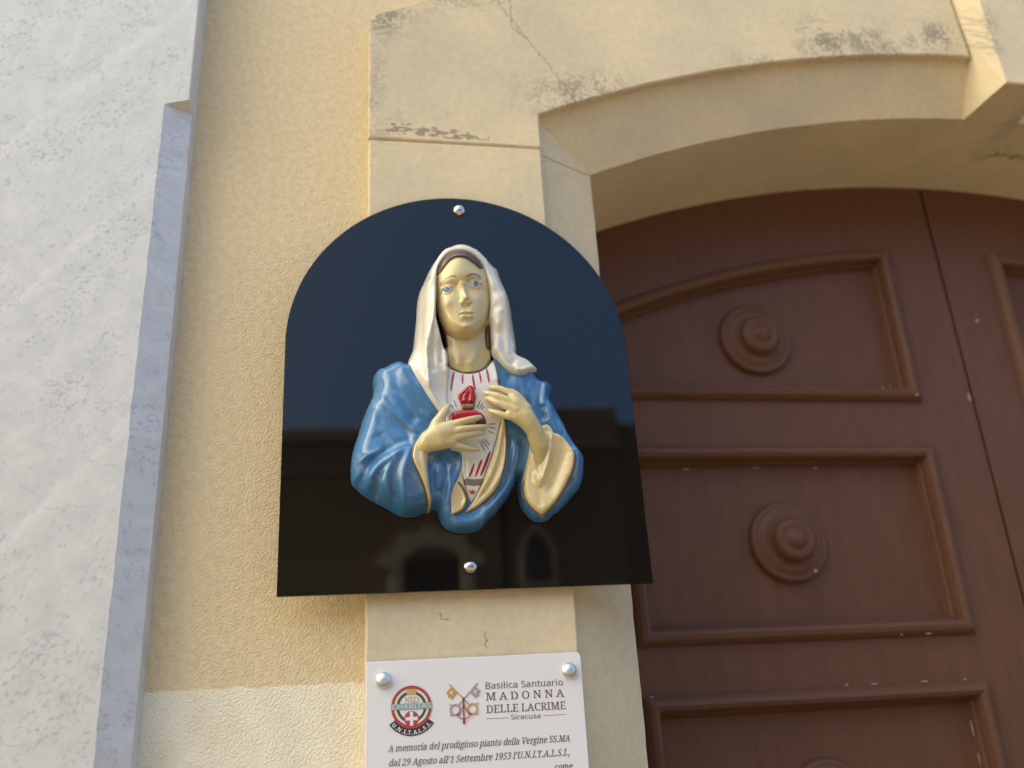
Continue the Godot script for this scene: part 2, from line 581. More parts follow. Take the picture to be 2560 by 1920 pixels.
const RELIEF := {
	"mantle": {"under": "", "lam": 0.012,
		"out": [-93.9,369.5,-1,22,-96.7,370.3,-1,22,-98,371.1,-1,22,-99.7,372,-1,22,-102.3,373.1,-1,22,-105.3,374.2,-1,22,-108.4,374.6,-1,22,-111.7,374.1,-1,22,-115.2,372.9,-1,22,-119,371.2,-1,22,-123.4,368.8,-1,22,-128.1,366,-1,22,-132.4,363.6,-1,22,-136.1,362.6,-1,23.3,-139.5,362,-1,24.7,-142.5,360.5,-1,26,-145.2,357.3,-1,26,-147.5,353.1,-1,26,-149.2,348.8,-1,26,-150,344.5,-1,26,-150.2,340.1,-1,26,-150.1,336.2,-1,26,-149.7,333.4,-1,26,-149,331,-1,26,-148.7,328,-1,26,-149,323.7,-1,26,-149.6,318.7,-1,26,-150.9,313.5,-1,26,-153,308.4,-1,26,-155.6,303.2,-1,26,-158.4,297,-1,26,-161.2,289.5,-1,26,-164,281.1,-1,26,-166.7,272.7,-1,26,-168.9,264.6,-1,26,-171,256.6,-1,26,-173.1,248.6,-1,26,-175.6,240.5,-1,26,-178.1,232.5,-1,26,-180.2,225,-1,26,-181.6,218.2,-1,26,-182.6,211.8,-1,26,-183.3,205.5,-1,26,-183.6,198.9,-1,26,-183.6,192.3,-1,26,-183.4,186.2,-1,26,-183.1,180.5,-1,26,-182.5,175.3,-1,26,-181.4,170.9,-1,26,-179.5,167.9,-1,25.3,-177.1,165.7,-1,24.7,-174,163.1,-1,24,-170.2,159.3,-1,24,-165.8,155.1,-1,24,-161,151.1,-1,24,-155.8,147.7,-1,24,-150.2,144.6,-1,24,-144.4,141.4,-1,24,-138.2,137.8,-1,24,-131.8,134.1,-1,24,-126,130.7,-1,24,-121.2,127.8,-1,24,-117.1,125.2,-1,24,-113.1,123,-1,24,-109.4,121.1,-1,24,-105.8,119.6,-1,24,-102.1,118.5,-1,24,-97.9,117.9,-1,24,-93.5,117.7,-1,24,-89.1,117.9,-1,24,-84.7,118.6,-1,24,-80.3,119.8,-1,24,-76.1,121,-1,24,-72.1,122.2,-1,24,-68.2,123.4,-1,24,-64.8,124.6,-1,24,-62,125.8,-1,20.7,-59.6,126.9,-1,17.3,-57.3,127.8,-1,14,-55,128.5,-1,14,-52.9,129,-1,14,-51.1,128.4,-1,14,-49.9,126.3,-1,14,-49.2,123.2,-1,14,-48.1,119.6,-1,14,-46.6,115.3,-1,14,-44.9,110.6,-1,14,-42.8,106.3,-1,14,-40.2,102.9,-1,14,-37.2,100,-1,14,-33.7,97.6,-1,14,-29.7,95.5,-1,14,-25.3,93.9,-1,14,-20.7,92.7,-1,14,-15.9,91.9,-1,14,-10.9,91.5,-1,14,-5.8,91.5,-1,14,-0.6,91.9,-1,14,4.6,92.8,-1,14,9.4,94.1,-1,14,13.7,95.8,-1,14,17.5,98,-1,14,21,100.5,-1,14,23.9,103.4,-1,14,26.3,106.7,-1,14,29,109.9,-1,14,32.1,112.6,-1,14,35.4,115.2,-1,14,38.9,118.4,-1,14,42.8,122.4,-1,14,46.9,126.9,-1,14,51,131.7,-1,14,55.2,136.7,-1,14,59.5,141.9,-1,14,63.4,147.2,-1,14,67,152.6,-1,14,70.2,158,-1,14,72.9,162.8,-1,14,74.8,167,-1,13.3,76.2,170.7,-1,12.7,77.3,173.6,-1,12,78.2,176.3,-1,12,78.9,178.4,-1,12,79.3,177.9,-1,12,79.4,173.4,-1,12,79.3,166.5,-1,12,79.3,159.7,-1,12,79.5,154,-1,14,79.8,148.5,-1,16,80.6,143.1,-1,18,81.8,137.7,-1,18,83.5,132.3,-1,18,85.6,127.4,-1,18,88.3,123,-1,18,91.4,119.1,-1,18,94.6,115.7,-1,18,97.6,112.8,-1,18,100.7,110.5,-1,18,103.8,108.8,-1,18,106.9,107.7,-1,18,110,107.3,-1,18,113.4,107.3,-1,18,117.1,107.7,-1,18,121.1,108.6,-1,18,125.3,110.4,-1,18,129.9,113.3,-1,18,134.8,117.1,-1,18,139.7,120.9,-1,18,144.5,124.5,-1,18,149.4,128.2,-1,18,154.3,132.4,-1,18,159.5,137.5,-1,18,164.7,143,-1,18,169.4,148,-1,18,173.4,152,-1,20,176.9,155.4,-1,22,179.9,159.2,-1,24,182.4,163.5,-1,24,184.4,168.1,-1,24,186,173.1,-1,24,187.3,178.9,-1,24,188.4,185.2,-1,24,189.1,191.2,-1,24,189.7,196.9,-1,24,190.1,202.4,-1,24,189.8,207.4,-1,24,188.7,211.8,-1,24,187,215.7,-1,24,184.8,219.6,-1,24,182.1,223.5,-1,24,178.8,227.4,-1,24,175.7,232,-1,24,172.7,237.7,-1,24,169.8,244.1,-1,24,167.1,250.5,-1,24,164.7,256.9,-1,24,162.6,263.3,-1,24,160.4,269.3,-1,24,158.1,274.4,-1,24,155.7,279,-1,24,153.3,283.9,-1,24,150.9,289.6,-1,24,148.6,295.6,-1,24,146.4,300.8,-1,24,144.3,304.5,-1,22.7,142.3,307.3,-1,21.3,141.3,310.5,-1,20,141.8,314.7,-1,20,143.1,319.2,-1,20,144.3,323.3,-1,20,145.2,326.6,-1,20,145.9,329.4,-1,20,145.9,331.9,-1,20,144.9,334.2,-1,20,143.2,336.3,-1,20,141.2,338.2,-1,20,138.9,340.2,-1,20,136.3,342.2,-1,20,133.4,343.5,-1,20,129.9,343.4,-1,19.3,126.1,342.8,-1,18.7,122.9,343.5,-1,18,121,346.8,-1,18,119.8,351.5,-1,18,118,355.7,-1,18,115.6,358.8,-1,18,112.6,361.5,-1,18,108,364.1,-1,18,101.4,366.7,-1,18,93.3,369.1,-1,18,84.1,371.3,-1,18,72.6,373.5,-1,18,59.9,375.5,-1,18,50.2,376.1,-1,18,45.6,374.3,12.7,13.3,44,371.1,26.3,8.7,42.7,368.2,40,4,41.1,366.4,40,4,39.8,364.8,40,4,38.1,362.8,40,4,35.8,359.8,40,4,33.2,356.3,40,4,30.1,353,40,4,26.4,350.2,40,4,22.3,347.6,40,4,18,345.6,40,4,13.5,344.3,40,4,8.8,343.5,40,4,4.2,343.1,40,4,-0.5,343.2,40,4,-5.1,343.7,40,4,-9.4,344.6,40,4,-13.2,345.8,40,4,-16.6,347.4,40,4,-20,349.3,40,4,-23.3,351.6,40,4,-26.6,354.3,40,4,-30.5,357.5,40,4,-34.7,361.9,40,5.3,-39.5,366.7,40,6.7,-45.8,369.9,40,8,-54.9,370.1,40,8,-65.5,368.7,40,8,-75,367.7,40,8,-82.5,368,26.3,12.7,-89,368.7,12.7,17.3],
		"ctrl": [-123.1,349.8,46,-110.2,326.5,53,-91.8,295.1,56,-67.7,265.9,54,-140.2,322.8,46,-151.3,288.3,46,-160.4,247.2,50,-169.2,207.9,52,-165.4,178.3,56,-133.2,176.4,62,-106.4,183.9,68,-93.5,203.1,67,-79,184.6,65,-129.3,226.5,54,-103.6,233.6,56,-115,141.1,54,-141.9,150.6,54,-88,132,52,-69.5,124.2,45,-80.8,152.7,58,-49.7,199.5,47,-29.4,189.7,47,-41.3,152.3,44,-36,111,36,-4.9,98,34,23.6,112.5,34,53.2,153.1,38,64.3,191.3,40,68,230.4,42,78.3,308.4,52,99.3,320.2,49,128.8,323.3,42,117.4,280.3,45,136.8,270.5,44,161,208.4,48,168.9,179.2,46,158.4,151.6,40,118.1,107.6,33,80.1,135.4,31,75.2,177,28,87.8,231,40,113.9,211,40,115.4,162.8,36,142.3,209.7,44,49.5,328.1,54,11.4,339.7,50,9.9,298.2,50,8.6,258.4,48,7.2,209.7,45,6.3,171.9,41,3.9,135.5,34,-47.5,317.4,52,-6.9,362.1,46,81.8,352.9,46],
		"strokes": [[3.5,8,0,-8.2,-147.8,315.7,-145.2,309.1,-141.4,299.6,-137,290.4,-132.3,282.3,-127.1,274.5,-121.4,267,-114.9,259.9,-107.9,253.1,-101.2,247.1,-94.6,241.6,-88.4,236.8,-84.1,233.5],
			[4,9,1.6,5.7,-144.1,315.8,-141.4,310.1,-137.6,301.9,-133.1,293.8,-128.2,286.5,-122.7,279.2,-116.7,272,-110,264.8,-102.9,257.7,-96.4,251.2,-90.3,245.3,-84.8,240,-81,236.4],
			[12,7,0,4.1,-119.6,349.8,-120.9,341.7,-122.6,330.2,-122.9,318.6,-121.2,307.8,-118,296.9,-113.5,286.4,-106.4,275.6,-97.9,265.3,-91.8,258.1],
			[5,10,0,-5.7,-110,356.9,-112,348.5,-114.5,336.4,-114.9,323.9,-111.9,311.6,-106.8,298.8,-100.9,286.5,-93.5,273.8,-85.2,261.6,-79.3,253.1],
			[3.5,9,4.1,2.5,-106.9,352.6,-105.2,346.5,-102.7,337.8,-99.1,328.5,-94.1,319,-88.1,308.9,-81.9,299.5,-75.5,290.7,-68.9,282.6,-63.3,275.9,-59.1,271.2,-56,268,-53.9,265.9],
			[7,13,3.3,1.6,-151.1,282.7,-150.3,276.9,-149,268.7,-147.1,260.2,-143.8,251.2,-139.8,242,-137,235.5],
			[7,9,0,-4.1,-137,229.9,-131.1,227.8,-122.6,225,-113.9,223.4,-104.8,224.4,-95.5,226.6,-89,228.3],
			[5,5,2.5,6.6,-132.6,214.8,-136.1,212.4,-141.1,209.1,-146.3,206,-151.2,203.8,-156.3,201.8,-161.5,199.6,-167.5,196.5,-173.7,193.2,-178,190.9],
			[6,8,-3.3,-11.5,-97.1,221.3,-104.2,219,-114.3,215.8,-123.4,212.4,-130.2,209.5,-136.1,206.5,-141.7,202.7,-147.1,197.5,-152.2,191.4,-156.8,185.2,-160.9,178.7,-164.5,172.1,-167.2,166.4,-168.8,161.7,-169.6,158,-170.1,155.4],
			[5,8,2.5,7.4,-95.7,219,-102.7,213.7,-112.6,206.2,-121.9,198.9,-129.8,192.9,-137.1,187.1,-143.2,181.4,-147.8,175.6,-151.2,169.7,-153.7,164.1,-155.3,158.2,-156.1,152.5,-156.6,148.5],
			[5,7,0,-7.4,-108.1,208.5,-114.1,203,-122.4,195.2,-129.6,187.7,-134.2,181.6,-137.5,176,-140.2,170.3,-142.4,164.4,-144,158.6,-144.7,153.1,-144.1,147.7,-142.8,142.6,-141.7,139.1],
			[5,9,3.3,6.6,-102.1,210.5,-107.3,205.5,-114.6,198.4,-120.6,191.3,-124.2,185,-126.6,178.7,-128.2,172.3,-129,165.7,-129,159,-128.3,151.9,-126.5,143.5,-124.1,134.7,-122.3,128.6],
			[6,8,-0.8,-7.4,-96,210.5,-100.4,203.9,-106.6,194.4,-111.5,184.9,-114.2,176.4,-115.7,168,-116.2,159.6,-115.5,151,-113.7,142.4,-111.8,134.6,-109.7,127.3,-107.5,120.7,-105.9,116.1],
			[3,9,2.5,6.6,-89.8,219.5,-92.4,212.9,-96.1,203.4,-99.3,193.8,-101.5,184.7,-103.2,175.5,-104.4,166.8,-105,159.1,-105,151.9,-104.6,144.9,-103.3,137.3,-101.6,129.9,-100.3,124.7],
			[8,8,-0.8,-4.9,-90.1,191.1,-90.5,184.1,-90.9,174.1,-90.4,164.1,-88.4,154.9,-85.6,145.7,-83.1,137.4,-81.3,129.9,-79.9,123.3,-78.9,118.8],
			[6,7,-4.9,-6.6,-60.6,204.3,-60.3,196.8,-59.8,186.1,-59.3,175.3,-59,165,-58.6,154.6,-58,144.9,-56.7,135.4,-55.1,126.7,-54,120.6],
			[6,8,4.1,3.3,-43.7,206.2,-44.4,198.1,-45.5,186.6,-46.7,175.3,-48.1,164.6,-49.6,154.1,-50.6,146.8],
			[5,6,-2.5,-4.1,-36.3,202.3,-36.6,195.3,-37.1,185.2,-37.9,175.2,-39.3,166.1,-41,157,-42.3,148.6,-43,140.5,-43.4,133,-43.7,127.9],
			[5,7,4.1,4.9,-27.7,207.1,-28.9,200.3,-30.7,190.5,-32.2,180.9,-33.2,172.7,-33.9,164.6,-34.7,156.1,-35.8,146.6,-36.9,136.8,-37.3,127.8,-36.6,119.6,-35.2,112.3,-34.2,107.3],
			[4,6,4.1,5.7,-15.1,207.1,-15.1,201.8,-15.1,194.2,-16.1,186.6,-18.6,179.5,-22,172.4,-25.2,165.5,-28.1,159.1,-30.9,153,-33.1,146.6,-34.7,139.1,-35.7,131.3,-36.4,125.9],
			[8,8,3.3,4.9,-34.4,102.6,-31.9,100.3,-28.2,97.2,-23.6,95,-18,94.3,-11.7,94.5,-5.2,95.7,0.8,97.5,6.9,100.3,13.7,104.7,21.9,111.6,30.9,120.1,39.1,128.9,46,137.4,52.1,146.2,57.4,155.5,61.9,165.6,65.6,176.2,68.6,186.6,71.1,196.7,73.1,206.6,74.1,216.3,73.8,226.8,72.6,237.2,71.7,244.4],
			[5,6,-3.3,-4.1,65.9,251.9,65.9,244.2,65.9,233.1,65.3,221.7,63.9,210.4,61.9,198.7,59.7,188,57.6,178.9,55.2,170.6,51.7,162.7,46.6,154.7,40.4,147,33.6,139.8,25.4,132.6,16.6,125.9,10.4,121.2],
			[9,8,-4.1,-6.6,84,238.4,84,231.1,83.9,220.7,83.4,210.4,82.2,200.5,80.5,190.7,78.9,182.8,77.3,177.9,75.6,175,74.5,173.1],
			[4,9,3.3,2.5,46,365.5,46.5,360.7,47.3,353.8,48,346.5,48.7,338.3,49.4,329.6,49.9,323.5],
			[6,8,-2.5,-1.6,68.5,340.5,68.2,336.2,67.7,330.1,67.7,323.7,68.5,316.9,69.7,309.9,70.6,305],
			[5,9,3.3,2.5,84.7,339.4,84.5,335.4,84.5,329.6,85.7,322.6,89.4,313.4,94.4,303,98,295.6],
			[6,7,-3.3,-5.7,124.8,334.4,122.5,327.2,119.4,316.9,117,306.9,115.6,298.2,115,289.9,115.4,282,117.8,274.1,121.3,266.7,123.9,261.5],
			[5,6,4.1,3.3,129.7,332.3,127.7,325.6,125,316,123,307,122.4,299,122.5,291.4,122.6,286.2],
			[6,7,2.5,5.7,136.7,302.9,135.3,296.3,133.3,286.9,132,278,131.6,270.9,131.8,264.3,133.5,257.5,137.8,249.4,143.5,241,147.7,235.2],
			[5,6,-1.6,-4.9,142.5,271.9,142.8,266.6,143.3,259,144.9,251.4,148.3,244.5,152.8,237.7,157.3,231.1,161.9,224.2,166.5,217.6,169.7,213],
			[5,6,2.5,4.1,146.3,269.8,148.3,264.7,151.3,257.2,154.7,249.4,158.6,241.5,162.9,233.2,166.7,225.1,170,216.8,172.8,208.6,174.8,203],
			[5,8,3.3,3.3,168.4,209,168.8,204,169.3,196.9,168.8,189.1,166.2,180.1,162.6,170.4,159.9,163.6]]},
	"veil": {"under": "", "lam": 0.04,
		"out": [-45.1,270.3,46,7,-48.5,272.9,46,7,-51.3,277,46,7,-54.3,281.7,46,7,-57.9,286.6,46,7,-61.6,292,46,7,-65.4,297.8,46,7,-69.1,304.2,46,7,-72.7,311.1,46,7,-76.4,318,46,7,-80.3,325.1,46,7,-84.2,332.2,46,7,-87.5,339,46,7,-90.1,345.4,46,7,-92.1,351.4,46,7,-93.4,356.5,46,7,-94,360.1,40.7,8.7,-93.9,362.8,35.3,10.3,-93.4,366.4,30,12,-92.6,371.9,19.7,14,-91.4,378.2,9.3,16,-90,383.9,-1,18,-88.3,388.4,-1,18,-86.4,392.2,-1,18,-84.8,396,-1,18,-83.9,399.4,-1,18,-83.4,402.7,-1,18,-82.8,407.3,-1,18,-82.1,413.8,-1,18,-81.3,421.5,-1,18,-80.4,430.1,-1,18,-79.4,439.8,-1,18,-78.2,450.3,-1,18,-77.3,460.2,-1,18,-76.7,469.2,-1,18,-76.3,477.7,-1,18,-75.7,485.4,-1,18,-74.8,492,-1,18,-73.7,497.9,-1,18,-72.2,503.6,-1,18,-70.2,509.3,-1,20,-67.8,515,-1,22,-65.2,521,-1,24,-62.5,527.8,-1,24,-59.6,534.9,-1,24,-56.7,541.6,-1,24,-53.7,547.5,-1,24,-50.6,552.8,-1,24,-47.4,557.7,-1,24,-44.2,561.9,-1,24,-40.8,565.7,-1,24,-37.3,569.3,-1,24,-33.5,573.2,-1,24,-29.4,577,-1,24,-25.4,580.2,-1,24,-21.5,582.6,-1,24,-17.5,584.4,-1,24,-13.6,585.8,-1,24,-9.8,586.7,-1,24,-5.9,587.2,-1,24,-1.9,587.3,-1,24,2.4,587,-1,24,6.9,586.4,-1,24,11.4,585.2,-1,24,15.8,583.5,-1,24,20.1,581.2,-1,24,24.5,578.5,-1,24,29,575.1,-1,24,33.4,571.3,-1,24,37.5,567.7,-1,24,41,564.6,-1,24,44.1,561.7,-1,24,47.2,558.6,-1,24,50.5,555,-1,24,53.7,551.2,-1,24,56.8,547.7,-1,24,59.7,545.1,-1,22.7,62.3,542.8,-1,21.3,64.5,539.7,-1,20,65.9,535.5,-1,20,66.8,530.5,-1,20,68,524.9,-1,20,69.7,518.5,-1,20,71.7,511.4,-1,20,73.7,504.6,-1,20,75.7,498.4,-1,20,77.8,492.5,-1,20,79.5,486.4,-1,20,80.8,480,-1,20,81.7,473.4,-1,20,82.6,466.4,-1,20,83.4,458.7,-1,20,84,450.6,-1,20,84.7,442.9,-1,20,85.4,436,-1,20,86.2,429.5,-1,20,86.9,423.3,-1,20,87.7,417.3,-1,20,88.4,411.5,-1,20,88.7,405.6,-1,20,88.2,398.9,2.7,16.7,87.1,392.1,6.3,13.3,86.2,386.7,10,10,85.3,383.6,10,10,84.4,382,10,10,84.4,380.4,10,10,85.6,378.5,16,9.7,87.6,376.6,22,9.3,90.1,375,28,9,93,373.8,28,9,96.2,372.8,28,9,99.5,371.4,28,9,102.7,369.2,28,9,105.8,366.5,28,9,108.7,363.8,28,9,111.3,360.9,28,9,113.7,357.8,28,9,115.4,355.3,28,9,116.3,353.5,31.3,8.3,116.5,352.3,34.7,7.7,115.9,351.1,38,7,114.2,350,38,7,111.7,349.1,38,7,109,348.1,38,7,106.3,347.1,38,7,103.5,346.1,38,7,100.8,344.9,38,7,98.5,343.5,38,7,96.4,341.9,38,7,94.1,340.6,38,7,91.6,339.5,38,7,88.8,338.5,38,7,86,338,38,7,83,338,38,7,79.8,338.4,38,7,76.6,339.2,38,7,73.5,340.6,38,7,70.4,342.4,38,7,67.3,344.5,38,7,64.1,347,38,7,61,349.9,38,7,58.2,352.8,38,7,56,355.6,38,7,54.1,358.3,38,7,52.3,361.2,38,7,50.5,364.3,38,7,48.8,367.4,38,7,47.1,370.5,38,7,45.1,373.1,38.7,6.3,43.2,375.6,39.3,5.7,41.7,378.9,40,5,41.1,383.5,40,5,41,388.8,40,5,40.8,394.4,40,5,40.4,400.1,40,5,40,406,40,5,39.6,411.7,40,5,39.4,417.3,40,5,39.3,422.6,40,5,39,427.4,40,5,38.4,430.9,43.3,5.3,37.7,433.8,46.7,5.7,37.4,437.5,50,6,37.8,442.8,50,6,38.7,449,50,6,39.4,455.2,50,6,39.8,461.2,50,6,40.1,467.2,50,6,40.2,473,50,6,40.2,478.5,50,6,40.1,483.8,50,6,39.7,489.1,50,6,39.1,494.5,50,6,38.2,499.9,50,6,37.2,505.3,50,6,35.9,510.9,50,6,34.5,516.4,50,6,33,521.5,50,6,31.6,525.9,50,6,30.1,529.7,50,6,28.5,533.3,50,6,26.6,536.7,51.3,5.7,24.5,539.7,52.7,5.3,22.4,542.5,54,5,20.5,544.9,54,5,18.6,547.1,54,5,16.1,549.1,54,5,12.8,551.2,54,5,8.9,553.1,54,5,4.9,554.5,54,5,0.7,555.2,54,5,-3.7,555.3,54,5,-8.1,555.1,54,5,-12.5,554.7,54,5,-16.9,554,54,5,-21.1,552.6,54,5,-24.8,550.6,54,5,-28.3,547.8,54,5,-31.7,544.2,54,5,-35.4,539,54,5,-39,532.9,54,5,-41.9,527.3,54,5,-43.5,523.3,53.3,5.3,-44.2,519.8,52.7,5.7,-44.9,515.4,52,6,-45.7,509.5,52,6,-46.4,502.8,52,6,-46.9,495.7,52,6,-47.1,488.4,52,6,-47.2,480.7,52,6,-47.4,472.6,52,6,-47.9,463.7,52,6,-48.5,454.5,52,6,-48.8,446.3,52,6,-48.9,440,52,6,-48.7,434.6,52,6,-48.1,429,52,6,-46.8,422.6,48.7,6,-45,415.8,45.3,6,-43.1,408.8,42,6,-41.2,401.2,42,6,-39.3,393.3,42,6,-37.4,386.7,42,6,-35.4,382.2,42,6,-33.4,379,42,6,-31.8,375.8,42,6,-30.9,372.3,42,6,-30.4,368.8,42,6,-30.2,364.9,42,6,-30.5,359.6,42,6,-31.1,353.9,42,6,-31.4,349.8,42,6,-31,349.4,42.7,5.7,-30.2,350.5,43.3,5.3,-29.8,349.2,44,5,-30,343.3,44,5,-30.5,334.9,44,5,-31,326.3,44,5,-31.6,317.9,44,5,-32.4,309.3,44,5,-32.8,301.7,44,5,-32.8,295.5,44,5,-32.5,290.3,44,5,-32.1,285.5,44,5,-31.2,280.8,44,5,-30.2,276.6,44,5,-30.9,273.4,44,5,-34.7,271.2,44.7,5.7,-40.2,269.9,45.3,6.3],
		"ctrl": [-8,561,67,-30.8,552.3,66,14.8,557,66,-47.3,530.3,65,32.2,535.8,64,-54.6,501.5,68,-57.6,475.5,70,-60,443,72,-61.8,418.2,70,-64.4,393.5,68,-65.8,465.3,62,-73,453.4,50,-73.6,418.6,50,-78.7,384.3,50,-69.9,389.4,58,-56.7,378.6,64,-44,380.6,60,-38.2,360.5,60,-65,352.6,66,-48.2,337.9,62,-80.9,357.3,54,39.3,516.7,66,45.8,493.1,70,52.2,466.8,73,55.8,445.3,74,51.8,424.7,73,48.6,398.5,70,50.6,376.4,66,60.7,352.1,64,43.9,479.3,62,44.6,451.8,60,44,427.3,56,44.7,404,50,66,451.4,62,68.6,427,58,70.4,393.2,56,74.2,375.6,57,74.6,347.2,64,87.8,350,62,103.6,353.1,55,50.7,520.7,56,-59.7,518.5,56,-76.4,343.9,62,-65.6,316.6,64,-54.6,293.2,62,-43.5,275.9,60,-42.2,325,59,-38.8,301.3,57],
		"strokes": [[1.6,7,2.2,2.2,-64.6,499.3,-66,491.1,-68,479.2,-69.9,467.1,-71.4,455.6,-72.8,443.8,-73.9,432.1,-74.7,419.3,-75.3,406.7,-75.7,397.8],
			[1.6,7,1.5,2.2,-81.8,395.3,-82.7,390.9,-83.9,384.6,-84.8,378.2,-85,371.5,-84.8,364.6,-84.6,359.8],
			[1.4,7,2.5,2.5,-65.5,386.8,-65.8,381.4,-66.2,373.5,-66.2,365,-65.7,356.3,-64.9,346.8,-63.9,336.9,-62.6,325.2,-61.1,312.9,-60,304.3],
			[1.4,6,2,2,-78.2,352.1,-77.3,346.9,-75.9,339.3,-73.8,331.6,-71,324.5,-67.6,317.2,-63.7,309.3,-58.7,299.3,-53.1,288.7,-49.2,281.2],
			[3,5,-4,-4,-58.7,525.8,-61.1,517.4,-64.5,505.4,-67.3,493.1,-68.8,481.7,-69.8,470,-70.6,457.6,-71.5,444.2,-72.1,430.1,-72.5,415.9,-72.3,400.2,-71.7,384.4,-71.3,373.4],
			[5,6,3,4,-53.5,520.2,-55.8,510.9,-59.1,497.7,-61.9,484.1,-63.6,471.4,-64.9,458.4,-66,445.3,-67.2,432.2,-68.3,419,-69,405.5,-69,390.1,-68.5,374.4,-68.2,363.4],
			[5,7,0,3,-76.2,459.4,-77.1,448.5,-78.4,432.9,-79.7,417.6,-81.1,402.9,-82.6,388.4,-83.6,378.3],
			[3,7,4,6,-51.5,488.4,-52,476.4,-52.7,459.3,-54,442.7,-56.1,428.4,-58.7,414.6,-61,401.3,-62.8,388.5,-64.2,376.1,-65.1,364.2,-65.2,352.6,-64.8,341.5,-64.2,331.1,-63.3,320.9,-62.1,311.6,-61.3,305.1],
			[5,6,-1,-7,-47.9,420.5,-49.8,414,-52.4,404.7,-54.7,394.7,-56.3,384.4,-57.6,373.4,-58.4,362.7,-58.4,351.5,-57.8,340.5,-57.4,332.8],
			[4,4,-1,-5,-45,401,-44.4,393.3,-43.5,382.3,-42.9,372.2,-42.7,363.6,-42.8,355.8,-42.8,350.4],
			[5,5,1,4,-37.7,380.7,-36.9,375.2,-35.9,367.2,-35.2,358.9,-35.2,349.9,-35.5,340.6,-35.8,334],
			[4,5,-3,-3,-87.6,348.7,-85.3,343.5,-82.1,336.1,-78.4,328.2,-74.5,320.4,-70.1,312.1,-65.6,303.9,-60.3,295,-54.8,286.1,-50.9,279.9],
			[4,5,4,3,-68.6,356.5,-68.1,348.8,-67.4,338,-66.2,327.6,-64.7,319.2,-62.8,311.3,-60.1,303.2,-55.9,293.7,-50.9,284,-47.4,277.2],
			[5,8,0.6,1.5,40.6,509.5,41.6,507.4,42.9,504.2,44.3,500.6,45.4,496.7,46.5,492.2,48,487.2,50.2,481.3,52.7,474.9,54.9,468.6,56.7,462.4,58.2,456.3,58.9,451,58.5,447.2,57.4,444.2,56,440.4,54.5,435.2,52.7,429.3,51.2,422.8,50.1,415.7,49.2,408.1,48.8,400.3,48.7,392.4,49.1,384.4,50.3,376.4,52.5,368.3,55.4,360.3,58.9,352.9,63.4,346,68.5,339.8,72.1,335.5],
			[6,6,-1,-3,61.6,448,60.8,442.1,59.7,433.6,58.9,425,58.7,417.3,58.9,409.5,59.3,400.7,60,389.3,61,376.9,61.7,368.2],
			[6,7,1,3.5,65.2,471.2,65.4,462,65.7,448.8,65.9,435.7,65.9,423.9,65.7,412.2,65.7,400.8,65.9,388.6,66.2,376.6,66.4,368.2],
			[4,5,0,-4,48.9,541.2,51.1,533.2,54.3,521.8,57.4,510.2,60.5,498.3,63.6,486.3,65.7,477.8],
			[5,7,0,-6,79.6,368.5,78.3,366,76.3,362.4,74.4,359,72.5,355.8,70.5,352.7,69.2,350.5],
			[5,8,4,4,75,342.2,77.8,341.6,81.8,340.8,86,340.7,90.2,342,94.7,344.1,99,345.9,103.3,347.1,107.4,348,110.3,348.6]]},
	"neck": {"under": "", "lam": 0.012,
		"out": [-38.5,440.4,25,5,-15,444.2,25,5,16.8,446.7,25,5,40.1,445.9,25,5,46.3,439.7,25,5,44,430.1,25,5,41.4,421.3,25,5,41.2,415.4,25,5,40.8,410.3,25,5,40.7,403.9,25,5,41.3,394.3,25,5,42.2,383.5,25,5,42.6,374.7,25,5,42.3,370.1,25,5,41.5,367.6,25,5,39.7,364.4,25,5,36.8,359.1,25,5,32.9,353.1,25,5,28,348.1,25,5,21.8,344.5,25,5,14.5,341.9,25,5,7.3,340.3,25,5,0.4,339.7,25,5,-6.5,340.1,25,5,-13,341.6,25,5,-19.3,344.2,25,5,-25.1,348,25,5,-29.7,353.1,25,5,-32.4,360,25,5,-33.7,368.2,25,5,-34.6,376.7,25,5,-35,385.3,25,5,-34.9,394.1,25,5,-35.5,402.3,25,5,-37.7,409.6,25,5,-40.4,416.4,25,5,-42.1,422.8,25,5,-44.4,429.3,25,5,-45.6,435.5,25,5],
		"ctrl": [-4.1,435.8,54,-32.5,428.3,50,34.7,430.4,49,-5.4,400.7,55,-23.9,398.6,51,17.4,401.7,50,-28.9,377.6,48,30.8,383,46,-6.2,375,55,-6.8,350.6,53,-24.7,354.4,47,29.3,359.9,44,-37.3,404.5,45,41.1,414.9,45],
		"strokes": [[6,7,1,3,-20.8,401.7,-19.5,395,-17.7,385.6,-16,376.1,-14.7,366.7,-13.6,357.4,-12.9,350.9],
			[6,7,1,3,20.4,402.6,19.2,395.9,17.3,386.3,14.7,376.7,10.7,367.2,6,357.7,2.7,351.1],
			[6,6,-1,-3,-5.3,367.9,-5.2,363.1,-5.2,356.5,-5.1,351,-5.1,347.8,-5,345.7,-5,344.3]]},
	"face": {"under": "", "lam": 0.001,
